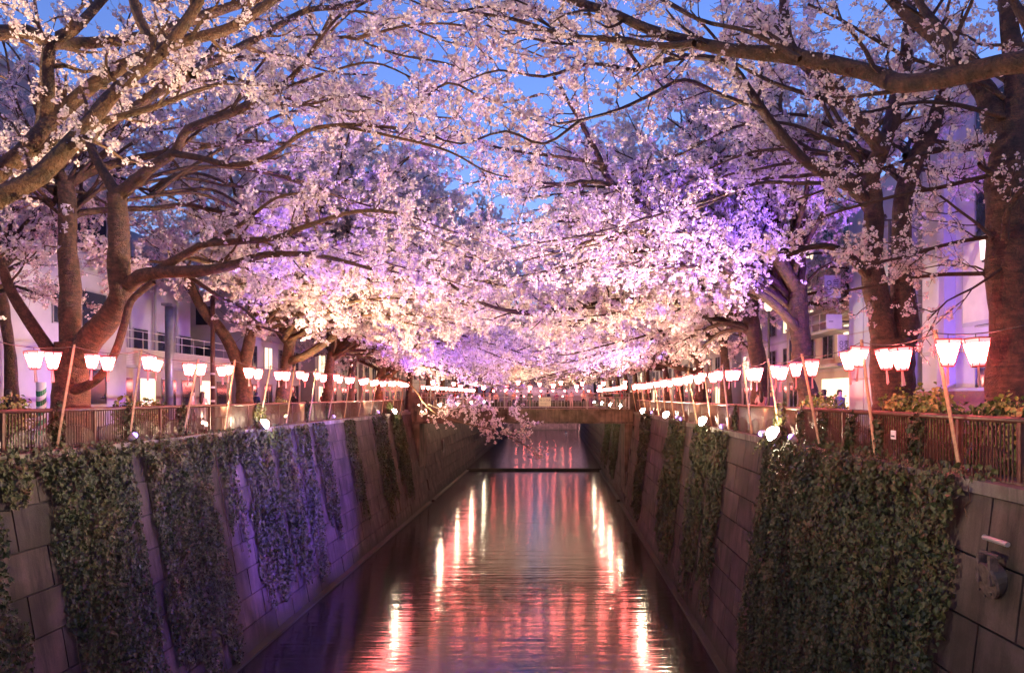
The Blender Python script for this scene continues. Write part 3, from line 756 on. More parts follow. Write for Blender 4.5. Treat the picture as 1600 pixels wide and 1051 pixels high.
T.limb(px(Z + 0.8, Z + 4, (106, 345), (125, 333), (171, 328), (246, 325), (291, 320), (360, 334), (430, 345), (520, 350)), 0.13, 0.05, 0.4)
T.limb(px(Z - 0.6, Z - 3, (186, 455), (202, 446), (219, 432), (257, 425), (308, 424), (360, 415), (418, 398), (500, 400), (580, 420)), 0.25, 0.05, 0.45)
T.limb(px(Z - 1, Z - 4, (240, 426), (253, 418), (301, 391), (325, 381), (428, 372), (479, 353), (560, 330), (640, 335)), 0.15, 0.04, 0.35)
T.limb(px(Z - 2, Z - 4, (325, 381), (377, 350), (430, 310), (480, 300)), 0.09, 0.03, 0.1)
T.limb(px(Z - 1.5, Z - 2.5, (290, 428), (342, 463), (377, 480), (411, 511), (440, 520)), 0.09, 0.03, 0.3)
T.limb(px(Z - 0.3, Z - 1.4, (112, 612), (151, 593), (178, 555), (195, 504), (205, 470), (240, 440)), 0.16, 0.10, None)
T.limb(px(Z, Z - 1, (100, 590), (86, 562), (68, 535), (45, 500), (17, 453), (0, 412), (-50, 330)), 0.22, 0.1, 0.5)
T.limb(px(Z, Z, (84, 560), (80, 548), (78, 535)), 0.13, 0.06, None, 'stub')
T.limb(px(Z - 3, Z - 4, (493, 72), (540, 58), (620, 85), (700, 100), (770, 128)), 0.05, 0.02, 0.1)
T.limb(px(Z - 4, Z - 5, (530, 196), (620, 215), (700, 236), (760, 268), (810, 280)), 0.05, 0.02, 0.1)
T.limb(px(Z - 4, Z - 4, (490, 75), (540, 20), (610, 30), (680, 60), (740, 75)), 0.045, 0.02, 0.1)
T.limb(px(Z - 2.6, Z - 3.6, (428, 144), (500, 118), (580, 98), (650, 125), (700, 150)), 0.05, 0.02, 0.05)
T.limb(px(Z - 2.6, Z - 4.5, (400, 160), (470, 165), (560, 150), (640, 178), (710, 185)), 0.05, 0.02, 0.05)
T.limb(px(Z - 3, Z - 3, (360, 175), (400, 110), (440, 70), (480, 55), (560, 60)), 0.06, 0.02, 0.1)
T.limb(px(Z - 5, Z - 7, (560, 60), (640, 40), (720, 40), (800, 70), (850, 90)), 0.04, 0.02, 0.0)
T.limb(px(Z - 5, Z - 6, (640, 178), (700, 130), (770, 160), (840, 150)), 0.04, 0.02, 0.0)
T.limb(px(Z - 3, Z - 3, (480, 90), (560, 10), (640, -10), (720, 10)), 0.045, 0.02, 0.1)
T.dens = 1.1; T.zmin = 3.9; T.finish(n1=0.5, L1=(0.9, 2.1), n2=0.25, L2=(0.3, 0.85), sp=0.115); T.limbs = []; old = set(T.t.children)
for az, el, L in ((0.6, 0.75, 13), (0.95, 0.7, 13), (0.35, 0.95, 13), (1.2, 0.55, 11), (1.6, 0.8, 9), (2.6, 0.7, 6), (0.15, 1.1, 12), (2.2, 0.3, 6), (3.0, 0.35, 6), (3.6, 0.2, 5), (1.8, 0.15, 7), (4.1, 0.5, 5)):
    T.auto(P(105, 300 + RNG.uniform(-8, 45), Z + 0.8), az, el, L, 0.07, 0.2)
for az, el, L in ((0.35, 0.6, 13), (0.7, 0.5, 13), (0.5, 0.8, 13), (0.15, 0.85, 11)):
    T.auto(P(185, 308 + RNG.uniform(-6, 14), Z - 1.5), az, el, L, 0.065, 0.3)
T.dens = 1.1; T.zmin = 3.9; T.finish(n1=0.5, L1=(0.9, 2.1), n2=0.25, L2=(0.3, 0.85), sp=0.115); thicken(T, old, (0.35,))

# -- generic builder for a bank tree
def bank_tree(label, x, Z, h, side, lod='mid', n=13, hand=(), reach=None, bark='bark_dark', r=0.42, low=3, dens=1.0, lean=0.4, group='cherry trees along the canal', twk={}, zmin=3.7, back=False, zhand=3.7):
    T = Tree(label, (x, Z, -0.02), bark, lod, group)
    to = -side                      # towards the canal in x
    if reach is None: reach = 14.0 if side < 0 else 12.0
    top = np.array((x + to * lean, Z + RNG.uniform(-0.4, 0.4), h))
    if hand: 
        for args in hand: T.limb(*args)
    else:
        T.limb([(x, Z, -0.1), (x + to * lean * 0.25 + RNG.uniform(-.1, .1), Z, h * 0.5), top], r, r * 0.62, None, 'trunk', flare=0.35)
    if hand and T.limbs: T.zmin = zhand; T.dens = dens * (0.9 if zhand else 0.6); T.finish(**twk); T.limbs = []
    old = set(T.t.children)
    for k in range(n):
        ca = 0 if to > 0 else math.pi
        az = ca + RNG.uniform(-1.2, 1.2) if k < n * 0.8 else RNG.uniform(0, 6.28)
        if back: az = (ca - RNG.uniform(0.1, 1.4)) if to > 0 else (ca + RNG.uniform(0.1, 1.4))
        el = RNG.uniform(0.4, 1.3)
        T.auto(top - np.array((0, 0, RNG.uniform(0, h * 0.25))), az, el, reach * RNG.uniform(0.75, 1.15), r * 0.36, 0.14, RNG.uniform(0.005, 0.07), 0.13)
    for k in range(low):
        az = (0 if to > 0 else math.pi) + RNG.uniform(-0.9, 0.9)
        T.auto(top - np.array((0, 0, h * 0.2)), az, RNG.uniform(0.1, 0.4), reach * RNG.uniform(0.7, 1.05), r * 0.32, 0.2, 0.035)
    T.zmin = zmin; T.dens = dens * (1.05 if lod == 'mid' else 1.1); T.finish(**twk)
    if 30 < Z < 37 and x > 0: thicken(T, old, (-0.35,))
    if Z > 37: thicken(T, old, ((0.5, -0.25) if int(Z) % 2 else (-0.5, 0.25)) if lod == 'mid' else (0.4,))
    return T

# -- left row
bank_tree('slender dark cherry trunk leaning at the left picture edge', -21.9, 31, 7.0, -1, n=6, low=1, reach=6, r=0.3, lean=-0.6)
Zt = 40.0
bank_tree('cherry tree whose lit stump-like base stands left of the first left floodlight', -16.1, Zt, 6.3, -1, n=14, low=2, r=0.45, bark='bark', hand=[
    ([(-16.1, Zt, -0.1)] + px(Zt, Zt, (381, 600), (377, 570)), 0.52, 0.42, None, 'trunk', 0.8, 0.3),
    (px(Zt, Zt - 1, (379, 580), (349, 521), (318, 484), (298, 446), (280, 400), (250, 350)), 0.38, 0.12, 0.5, 'trunk'),
    (px(Zt, Zt + 1, (380, 580), (392, 520), (397, 453), (407, 412), (420, 350)), 0.33, 0.15, 0.4, 'trunk'),
    (px(Zt, Zt - 2, (395, 470), (450, 440), (520, 430), (600, 440), (680, 450)), 0.14, 0.04, 0.2)])
Zt = 46.0
bank_tree('ivy grown cherry tree, third from the front in left row', -16.3, Zt, 6.0, -1, n=14, low=2, r=0.42, bark='bark', hand=[
    ([(-16.3, Zt, -0.1)] + px(Zt, Zt, (443, 590), (450, 555), (458, 500), (462, 440)), 0.42, 0.25, None, 'trunk', 0.8, 0.3),
    (px(Zt, Zt - 2, (450, 565), (480, 553), (530, 521), (574, 497), (643, 477), (700, 460)), 0.27, 0.06, 0.4),
    (px(Zt, Zt - 1, (455, 540), (420, 500), (390, 470), (360, 455)), 0.16, 0.05, 0.3)])
bank_tree('cherry tree with red lit trunk, fourth from the front in left row', -16.0, 54, 5.4, -1, n=14, low=2, r=0.4, bark='bark')
bank_tree('cherry tree, fifth from the front in left row', -16.2, 61, 5.6, -1, n=14, low=2, r=0.38)
Zt = 69.0
bank_tree('tan lit cherry tree leaning towards the left end of the bridge', -15.9, Zt, 4.6, -1, n=14, low=2, r=0.4, bark='bark', zhand=None, hand=[
    ([(-15.9, Zt, -0.1)] + px(Zt, Zt, (592, 600), (598, 572), (600, 540)), 0.42, 0.3, None, 'trunk', 0.8, 0.3),
    (px(Zt, Zt - 3, (595, 592), (612, 584), (643, 555), (680, 530), (730, 505), (790, 500)), 0.26, 0.06, 0.3),
    (px(Zt, Zt - 8, (600, 575), (640, 560), (690, 578), (740, 590), (760, 600), (800, 606)), 0.15, 0.04, 0.3),
    (px(Zt, Zt - 8, (606, 588), (640, 600), (665, 632), (690, 650), (730, 662), (770, 672), (810, 690), (840, 708)), 0.1, 0.02, 0.35),
    (px(Zt - 4, Zt - 8, (665, 630), (700, 640), (740, 635), (790, 650), (830, 668)), 0.05, 0.02, 0.1)])

# -- right row
T = Tree('cherry tree reaching in from upper right edge with one thick horizontal limb', (11.6, 9.2, -0.02), 'bark_dark', 'near')
T.limb([(11.6, 9.2, -0.1), (11.5, 9.3, 2.5), (11.0, 9.6, 4.8)], 0.45, 0.32, None, 'trunk', flare=0.4)
T.limb([(11.0, 9.6, 4.7)] + px(10.3, 16, (1800, 70), (1600, 98), (1560, 103), (1500, 118), (1440, 128), (1400, 130), (1370, 118), (1320, 105), (1270, 95), (1220, 86), (1150, 80), (1100, 70), (1060, 60), (1010, 45), (960, 22), (900, 2), (840, -25)), 0.21, 0.08, 0.42)
T.limb(px(14, 17, (1085, 68), (1035, 72), (980, 65), (930, 60), (880, 54), (800, 30), (740, 20)), 0.07, 0.03, 0.2)
T.limb(px(11.3, 13, (1500, 118), (1480, 60), (1440, 10), (1400, -60)), 0.1, 0.05, 0.2)
T.limb(px(10.6, 11.5, (1640, 95), (1600, 30), (1560, -40)), 0.1, 0.05, 0.2)
T.limb(px(12.8, 15, (1250, 92), (1170, 50), (1090, 30), (1000, -20)), 0.05, 0.03, 0.1)
T.dens = 1.35; T.finish(0.42, (0.7, 1.7), 0.24, (0.25, 0.6), 0.12)

Zt = 16.8
T = Tree('thick dark cherry trunk at the right picture edge', (P(1582, 0, Zt)[0], Zt, -0.02), 'bark_dark', 'near')
T.limb([(P(1582, 0, Zt)[0], Zt, -0.1)] + px(Zt, Zt, (1584, 600), (1580, 500), (1576, 400), (1575, 320), (1577, 240)), 0.56, 0.42, None, 'trunk', flare=0.25)
T.limb(px(Zt, Zt + 2, (1577, 260), (1556, 192), (1539, 144), (1488, 89), (1454, 51), (1402, 7), (1350, -60)), 0.3, 0.12, 0.35)
T.limb(px(Zt, Zt + 0.5, (1577, 255), (1587, 180), (1586, 100), (1575, 30), (1570, -50)), 0.32, 0.15, 0.35)
T.limb(px(Zt - 0.5, Zt - 1.2, (1570, 375), (1572, 340), (1585, 312), (1600, 295), (1660, 250)), 0.09, 0.05, 0.3)
T.limb(px(Zt - 0.3, Zt - 0.6, (1560, 275), (1535, 262), (1530, 255)), 0.07, 0.04, None, 'stub')
T.limb(px(Zt - 0.3, Zt + 1, (1552, 373), (1530, 352), (1500, 330), (1460, 300), (1420, 285)), 0.045, 0.02, 0.2)
T.limb(px(Zt - 0.3, Zt - 0.6, (1565, 420), (1520, 450), (1480, 470), (1450, 500)), 0.035, 0.012, 0.1)
for az, el, L, zz in ((3.1, 0.1, 4, 6.4), (2.6, 0.3, 4.5, 7.0), (3.5, 0.2, 4, 7.6), (2.9, -0.1, 3.2, 5.0), (3.3, 0.5, 5, 8.0), (2.4, 0.6, 5, 8.4), (2.7, 0.1, 3.4, 4.2)):
    T.auto((P(1577, 0, Zt)[0] - 0.1, Zt, zz), az, el, L, 0.06, 0.15, 0.06)
T.dens = 1.2; T.finish(0.42, (0.8, 2.0), 0.24, (0.3, 0.7), 0.13)

Zt = 22.7
T = Tree('double trunked dark cherry tree standing behind the right hedge', (P(1397, 0, Zt)[0], Zt, -0.02), 'bark_dark', 'mid')
T.limb([(P(1395, 0, Zt)[0], Zt, -0.1)] + px(Zt, Zt, (1395, 620), (1394, 570), (1392, 530)), 0.62, 0.55, None, 'trunk', flare=0.2)
T.limb(px(Zt, Zt - 0.4, (1386, 560), (1378, 500), (1368, 453), (1361, 401), (1365, 350), (1364, 300), (1361, 274), (1378, 233), (1392, 192), (1402, 147), (1413, 103), (1420, 40), (1430, -30)), 0.4, 0.14, 0.65, 'trunk')
T.limb(px(Zt, Zt + 0.5, (1402, 560), (1413, 520), (1411, 470), (1408, 400), (1409, 350), (1413, 298), (1433, 247), (1454, 205), (1467, 164), (1480, 120), (1490, 50)), 0.42, 0.13, 0.6, 'trunk')
T.limb(px(Zt - 0.4, Zt - 2, (1378, 235), (1368, 218), (1334, 178), (1307, 140), (1269, 110), (1240, 80), (1228, 40), (1222, -30)), 0.24, 0.11, 0.4)
T.limb(px(Zt, Zt - 3, (1362, 330), (1340, 300), (1296, 274), (1252, 247), (1214, 202), (1190, 171), (1166, 134), (1146, 106), (1111, 92), (1060, 90), (990, 110)), 0.2, 0.06, 0.4)
T.limb(px(Zt - 2, Zt - 5, (1190, 171), (1130, 150), (1070, 125), (1020, 147), (968, 171), (907, 188), (860, 195)), 0.07, 0.03, 0.2)
T.limb(px(Zt - 1, Zt - 3, (1315, 165), (1270, 150), (1210, 130), (1150, 100)), 0.09, 0.04, 0.2)
T.limb(px(Zt, Zt - 1.5, (1362, 430), (1351, 425), (1334, 406), (1307, 388), (1270, 385), (1230, 400)), 0.17, 0.05, 0.3)
T.limb(px(Zt - 4, Zt - 5, (990, 110), (920, 100), (850, 120), (780, 110), (720, 130)), 0.05, 0.02, 0.1)
T.limb(px(Zt - 5, Zt - 7, (900, 70), (840, 30), (770, 10), (700, 20), (640, 0)), 0.04, 0.02, 0.0)
T.limb(px(Zt - 3, Zt - 4, (1150, 105), (1100, 40), (1040, 0), (980, -30)), 0.05, 0.02, 0.05)
T.limb(px(Zt - 5, Zt - 6, (907, 188), (850, 225), (790, 205), (720, 225), (670, 210)), 0.04, 0.02, 0.05)
T.limb(px(Zt - 4, Zt - 5.5, (1000, 105), (940, 30), (860, 20), (780, -10)), 0.045, 0.02, 0.1)
T.limb(px(Zt - 4, Zt - 6, (1060, 90), (980, 60), (900, 70), (830, 60), (760, 40)), 0.05, 0.02, 0.1)
T.dens = 1.1; T.zmin = 3.9; T.finish(n1=0.5, L1=(0.9, 2.1), n2=0.25, L2=(0.3, 0.85), sp=0.115); T.limbs = []; old = set(T.t.children)
for az, el, L in ((2.75, 0.95, 11), (3.1, 0.8, 12), (2.4, 0.7, 11), (2.9, 0.75, 11), (2.6, 0.45, 10), (2.1, 0.8, 10), (0.6, 0.6, 5), (1.2, 0.7, 6), (3.0, 1.05, 9)):
    T.auto(P(1365, 285 + RNG.uniform(-60, 30), Zt), az, el, L, 0.07, 0.25)
for az, el, L in ((0.3, 0.5, 5), (0.9, 0.3, 5), (1.5, 0.6, 6), (2.2, 0.5, 6), (0.5, 0.1, 4.5)):
    T.auto(P(1413, 280 + RNG.uniform(-50, 30), Zt + 0.5), az, el, L, 0.075, 0.2)
T.dens = 1.1; T.zmin = 3.9; T.finish(n1=0.5, L1=(0.9, 2.1), n2=0.25, L2=(0.3, 0.85), sp=0.115); thicken(T, old, (-0.35,))

Zt = 31.0
bank_tree('cherry tree with one long limb arching left over the canal', P(1258, 0, Zt)[0], Zt, 6.6, 1, n=15, low=2, r=0.38, hand=[
    ([(P(1262, 0, Zt)[0], Zt, -0.1)] + px(Zt, Zt, (1264, 620), (1252, 583), (1252, 538), (1247, 487), (1247, 446)), 0.45, 0.34, None, 'trunk', 0.8, 0.25),
    (px(Zt, Zt - 5, (1247, 455), (1231, 429), (1207, 394), (1183, 374), (1146, 357), (1094, 348), (1060, 343), (1027, 329), (985, 308), (951, 281), (938, 250), (917, 209), (900, 178), (883, 151), (865, 120)), 0.31, 0.05, 0.5),
    (px(Zt - 3.4, Zt - 6, (990, 310), (940, 285), (886, 288), (821, 284), (777, 279), (720, 290)), 0.09, 0.03, 0.2),
    (px(Zt - 4, Zt - 6.5, (942, 256), (886, 247), (804, 236), (753, 223), (700, 200)), 0.08, 0.03, 0.2),
    (px(Zt, Zt - 4, (1250, 520), (1235, 501), (1207, 473), (1173, 449), (1128, 422), (1087, 398), (1060, 377), (1020, 362), (950, 370), (880, 390)), 0.19, 0.05, 0.4),
    (px(Zt, Zt + 1, (1247, 450), (1254, 418), (1252, 380), (1262, 330), (1280, 280)), 0.2, 0.08, 0.3),
    (px(Zt, Zt, (1262, 440), (1280, 420), (1310, 405)), 0.06, 0.03, 0.2)])
Zt = 38.5
bank_tree('dark cherry tree with a long drooping limb across the canal', P(1186, 0, Zt)[0], Zt, 6.0, 1, n=13, low=3, r=0.42, hand=[
    ([(P(1188, 0, Zt)[0], Zt, -0.1)] + px(Zt, Zt, (1188, 600), (1183, 555), (1176, 504), (1172, 453), (1188, 418), (1195, 370)), 0.5, 0.26, None, 'trunk', 0.8, 0.25),
    (px(Zt, Zt - 5, (1178, 510), (1159, 490), (1139, 477), (1104, 470), (1060, 473), (975, 470), (924, 477), (890, 487), (855, 490), (804, 487), (753, 473), (701, 442), (677, 418), (655, 385)), 0.28, 0.05, 0.4),
    (px(Zt, Zt - 3, (1175, 460), (1140, 420), (1090, 400), (1030, 350), (980, 330)), 0.16, 0.05, 0.3)])
bank_tree('cherry tree, fifth from the front in right row', 10.2, 45.5, 6.0, 1, n=14, low=2, r=0.36)
Zt = 53.5
bank_tree('cherry tree with forked low limbs, sixth from the front in right row', 10.1, Zt, 5.6, 1, n=13, low=3, r=0.4, hand=[
    ([(10.1, Zt, -0.1)] + px(Zt, Zt, (1094, 590), (1090, 562), (1077, 542), (1070, 520), (1075, 480)), 0.42, 0.24, None, 'trunk', 0.8, 0.3),
    (px(Zt, Zt - 4, (1085, 580), (1057, 573), (1009, 559), (941, 542), (903, 535), (852, 514), (800, 500)), 0.2, 0.05, 0.3),
    (px(Zt, Zt - 4, (1075, 540), (1057, 528), (1020, 500), (965, 480), (900, 470)), 0.2, 0.05, 0.3)])
bank_tree('cherry tree, seventh from the front in right row', 10.0, 61, 5.4, 1, n=14, low=2, r=0.36)
bank_tree('cherry tree beside the right end of the bridge', 10.2, 69, 4.8, 1, n=14, low=2, r=0.36)
for k, Z in enumerate((-14, -5, 3.5)):
    for side, x in ((-1, -16.5), (1, 11.0)):
        bank_tree(f'cherry tree on {"left" if side < 0 else "right"} bank beside and behind the viewer, {ordinal(k+1)}', x, Z, 6.0, side, 'far', n=12, low=0, reach=12, r=0.4, back=True, twk=dict(n1=0.9, L1=(1.4, 3.2), n2=0.5, L2=(0.6, 1.3), sp=0.3))
# -- rows beyond the bridge, fading into one another
far_tw = dict(n1=0.9, L1=(1.4, 3.2), n2=0.45, L2=(0.6, 1.3), sp=0.26)
for k in range(8):
    Z = 85 + 11.5 * k + k * k * 0.6
    for side, x in ((-1, -16.2), (1, 10.3)):
        bank_tree(f'cherry tree past the bridge on {"left" if side < 0 else "right"} bank, {ordinal(k+1)} in line', x, Z, 6.5, side, 'far', n=13, low=6, reach=13, r=0.4, group='cherry trees beyond the bridge', twk=far_tw)
print('TREES', STATS, LODS)

# ------------------------------------------------------------------ ivy and hedges
def leaves(c, nrm, size, jit=0.6):
    n = len(c)
    nn = unit(nrm + RNG.normal(size=(n, 3)) * jit)
    down = unit(np.array((0, 0, -1.0)) + RNG.normal(size=(n, 3)) * 0.5); a = unit(down - nn * np.sum(down * nn, 1, keepdims=True)); b = np.cross(nn, a)
    s = size * (0.5 + 0.95 * RNG.random((n, 1)) ** 1.6)
    V = np.stack([c - a * s * 0.45, c + b * s * 0.48 + nn * s * 0.12 - a * s * 0.1, c + a * s * 0.62, c - b * s * 0.48 + nn * s * 0.12 - a * s * 0.1], 1).reshape(-1, 3)
    return V, np.arange(4 * n).reshape(-1, 4)
def ivy(side, y0, y1, zt, zb, label, dens=285, size=0.112, mat='ivy', thick=0.36, hole=0.2, ragged=0.45, group='ivy curtains on the canal walls', tail=1.4):
    sd = random.randint(0, 9999)
    N = int((y1 - y0 + 2 * ragged) * (zt - zb) * dens)
    y = RNG.uniform(y0 - ragged, y1 + ragged, N); z = RNG.uniform(zb - tail * 0.3, zt, N)
    e0 = y0 + (vnoise(z, z * 0 + 3, sd, 0.9) - 0.5) * 2 * ragged; e1 = y1 + (vnoise(z, z * 0 + 9, sd + 1, 0.9) - 0.5) * 2 * ragged
    zz = zb + (vnoise(y, y * 0 + 5, sd + 2, 0.55) - 0.3) * 2 * tail
    strand = 0.6 * vnoise(y, z * 0.16, sd + 3, 0.5) + 0.4 * vnoise(y, z * 0.3, sd + 7, 0.22); patch = vnoise(y, z, sd + 4, 0.8)
    dn = np.clip((zt - z) / (zt - zb), 0, 1)
    keep = (y > e0) & (y < e1) & (z > zz) & (strand * 0.65 + patch * 0.35 > hole + 0.2 * dn ** 2)
    lim = EYE - 433.0 / F * y - 1.6
    keep &= z > lim
    y, z, strand, patch = y[keep], z[keep], strand[keep], patch[keep]
    wx = (LT if side < 0 else RT) + np.maximum(-0.25 - z, 0) * (L_SL if side < 0 else R_SL) + side * np.maximum(z + 0.2, 0) * 1.0
    edge = np.minimum(np.minimum(y - y0, y1 - y) + ragged, 0.6) / 0.6
    off = (0.03 + thick * np.clip(edge, 0.1, 1) * (0.12 + 1.5 * np.clip(strand - 0.25, 0, 1) * (0.5 + patch))) * RNG.uniform(0.35, 1, len(y)) + 0.02
    c = np.stack([wx - side * off, y, z], 1)
    nrm = np.broadcast_to(np.array((-side * 1.0, -0.15, 0.25)), c.shape)
    base = np.array(((LT if side < 0 else RT), (y0 + y1) / 2, zt))
    v, f = leaves(c, nrm, size)
    t = thing('ivy_curtain', label, 'ivy', tuple(base), 0, group)
    link('leaves', np_mesh('leaves', v - base, f, M[mat]), t, kind='stuff')
    mb = MB()
    for k in range(max(3, int((y1 - y0) * 2))):
        yy = random.uniform(y0, y1); pts = []
        for i in range(7):
            z_ = zt + (zb - zt) * i / 6
            pts.append((wall_x(side, min(z_, -0.25)) - side * 0.05 - base[0], yy + random.uniform(-.12, .12) - base[1], z_ - base[2]))
        mb.tube(pts, 0.012, 4, False)
    mb.build('stems', M['stem'], t, kind='stuff')
    STATS['tri'] += 2 * len(f)
W = 'on left wall'
ivy(-1, 14.5, 18.9, -0.1, -9, 'ivy curtain at the left picture edge below the railing')
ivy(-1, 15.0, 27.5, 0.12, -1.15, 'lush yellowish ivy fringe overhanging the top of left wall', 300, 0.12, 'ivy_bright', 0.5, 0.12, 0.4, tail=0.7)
ivy(-1, 20.7, 25.0, -0.2, -9, 'widest ivy curtain on left wall near the front', 300, hole=0.14, ragged=0.3)
ivy(-1, 25.6, 30.4, -0.1, -9, 'second wide ivy curtain on left wall reaching the water', 290, hole=0.16, ragged=0.35)
ivy(-1, 27, 37, 0.1, -1.0, 'brownish ivy fringe along left wall top under the railing', 250, 0.125, 'ivy', 0.4, 0.12, 0.4, tail=0.8)
ivy(-1, 31.0, 33.0, -0.2, -5.0, 'thin ivy strip ending halfway down left wall', 200, 0.12, thick=0.15, hole=0.38)
ivy(-1, 33.6, 36.8, -0.2, -7.6, 'blue lit ivy curtain on left wall past the thin strip', 220, 0.13)
ivy(-1, 37.5, 40.0, 0.05, -7.6, 'narrow ivy column below first left floodlight', 200, 0.135, ragged=0.35)
ivy(-1, 40.8, 42.8, -0.1, -8.0, 'narrow violet lit ivy column on left wall', 190, 0.14, ragged=0.3)
ivy(-1, 43.7, 45.9, -0.1, -7.0, 'dark ivy column right of the violet lit one', 190, 0.14, ragged=0.3)
ivy(-1, 50.2, 52.6, -0.1, -6.6, 'lone ivy column before the bare panels on left wall', 170, 0.145, ragged=0.3)
ivy(-1, 58.0, 62.5, 0.1, -7.8, 'broad ivy column on left wall near the bridge', 150, 0.155, ragged=0.3)
ivy(-1, 64.5, 69.0, 0.1, -7.4, 'last ivy column on left wall before the bridge', 150, 0.155, ragged=0.3)
ivy(1, 14.1, 27.3, 0.0, -9, 'huge dense ivy curtain covering the near right wall', 320, 0.11, hole=0.1, ragged=0.3, thick=0.55)
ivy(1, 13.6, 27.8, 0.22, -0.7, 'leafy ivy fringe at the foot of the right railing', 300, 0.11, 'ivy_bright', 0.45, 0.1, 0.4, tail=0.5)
ivy(1, 33.2, 36.0, -0.1, -8.4, 'ivy column on right wall beyond the bare panels', 200, 0.13, ragged=0.3)
ivy(1, 37.0, 41.0, 0.0, -8.4, 'ivy column on right wall below the third floodlight', 190, 0.135, ragged=0.3)
ivy(1, 44.0, 50.5, 0.0, -8.0, 'broad ivy column on right wall below fourth floodlight', 170, 0.145, ragged=0.3)
ivy(1, 60.0, 66.0, 0.0, -8.0, 'far ivy column on right wall before the bridge', 140, 0.155, ragged=0.3)
ivy(1, 86.0, 94.0, -0.2, -7.5, 'ivy column on right wall just past the bridge', 100, 0.18, ragged=0.3)
ivy(1, 99.0, 108.0, -0.2, -7.5, 'ivy column on right wall farther past the bridge', 90, 0.19, ragged=0.3)

def bush(name, label, cat, base, size, n, leaf, mat, group, tall=0.0, up=0.3):
    base = np.array(base, float)
    sx_, sy_, sz_ = size
    p = RNG.uniform(-1, 1, (n * 3, 3)); k = np.abs(p) ** 4; p = p[(k.sum(1) < 1) & (RNG.random(n * 3) < (0.25 + np.max(np.abs(p), 1)))][:n]
    lump = 1 + 0.45 * (vnoise(p[:, 1] * sy_, p[:, 0], random.randint(0, 999), 0.35) - 0.5)
    c = np.stack([p[:, 0] * sx_, p[:, 1] * sy_, (p[:, 2] * 0.5 + 0.5) * sz_ * lump], 1)
    nrm = unit(p * np.array((1, 1, 0.8)) + np.array((0, 0, up)))
    v, f = leaves(c, nrm, leaf, 0.7)
    t = thing(name, label, cat, tuple(base), 0, group)
    link('foliage', np_mesh('foliage', v, f, M[mat]), t, kind='stuff')
    mb = MB()
    for k in range(6): mb.tube([(random.uniform(-sx_, sx_) * .6, random.uniform(-sy_, sy_) * .8, 0), (random.uniform(-sx_, sx_) * .7, random.uniform(-sy_, sy_) * .9, sz_ * 0.8)], [0.015, 0.006], 4, False)
    mb.build('stems', M['stem'], t)
    STATS['tri'] += 2 * len(f)
for y0, y1, h, lb in ((13.2, 16.0, 1.35, 'green hedge at foot of the thick right edge trunk'), (16.6, 20.2, 1.6, 'tall bright green hedge between right edge trunk and double trunk'), (23.4, 27.4, 1.42, 'clipped green hedge left of the double trunked tree')):
    bush('hedge', lb, 'hedge', (8.75, (y0 + y1) / 2, -0.02), (0.42, (y1 - y0) / 2, h), 3000, 0.11, 'hedge', 'hedges behind the right railing')
for y, x, h, lb in ((19.6, -15.1, 1.62, 'small bright shrub at left picture edge behind railing'), (21.6, -15.3, 1.35, 'low shrub left of the big forked tree'), (27.8, -15.4, 1.4, 'low shrub right of the big forked tree'), (29.6, -15.5, 1.3, 'second low shrub right of the big forked tree'), (43.0, -15.4, 1.3, 'low shrub by the third tree in left row')):
    bush('shrub', lb, 'shrub', (x, y, -0.02), (0.35, 0.75, h), 900, 0.12, 'hedge', 'shrubs behind the left railing')
for i, y in enumerate((19.3, 22.1, 25.8, 29.5, 36.9, 44.4, 48.2)):
    bush('ivy_clump', f'ivy clump climbing the left railing, {ordinal(i+1)} from the front', 'ivy', (RLX + 0.05, y, -0.1), (0.15, 0.26, 1.2), 420, 0.105, 'ivy', 'ivy clumps on the railings')
for i, y in enumerate((16.6, 18.6, 20.3, 22.4, 24.4, 33.2)):
    bush('ivy_clump', f'ivy clump climbing the right railing, {ordinal(i+1)} from the front', 'ivy', (RRX - 0.05, y, -0.1), (0.15, 0.26, 1.12), 420, 0.105, 'ivy', 'ivy clumps on the railings')
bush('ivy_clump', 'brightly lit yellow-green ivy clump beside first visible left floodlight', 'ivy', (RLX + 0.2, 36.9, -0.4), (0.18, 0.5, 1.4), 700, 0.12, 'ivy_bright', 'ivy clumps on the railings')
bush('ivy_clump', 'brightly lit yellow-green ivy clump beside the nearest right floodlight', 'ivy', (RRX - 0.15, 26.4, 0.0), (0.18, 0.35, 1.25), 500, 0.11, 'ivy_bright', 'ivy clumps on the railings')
bush('ivy_clump', 'brightly lit ivy clump by the floodlight near the bridge', 'ivy', (RLX + 0.2, 66.0, -0.4), (0.2, 0.9, 1.3), 500, 0.15, 'ivy_bright', 'ivy clumps on the railings')

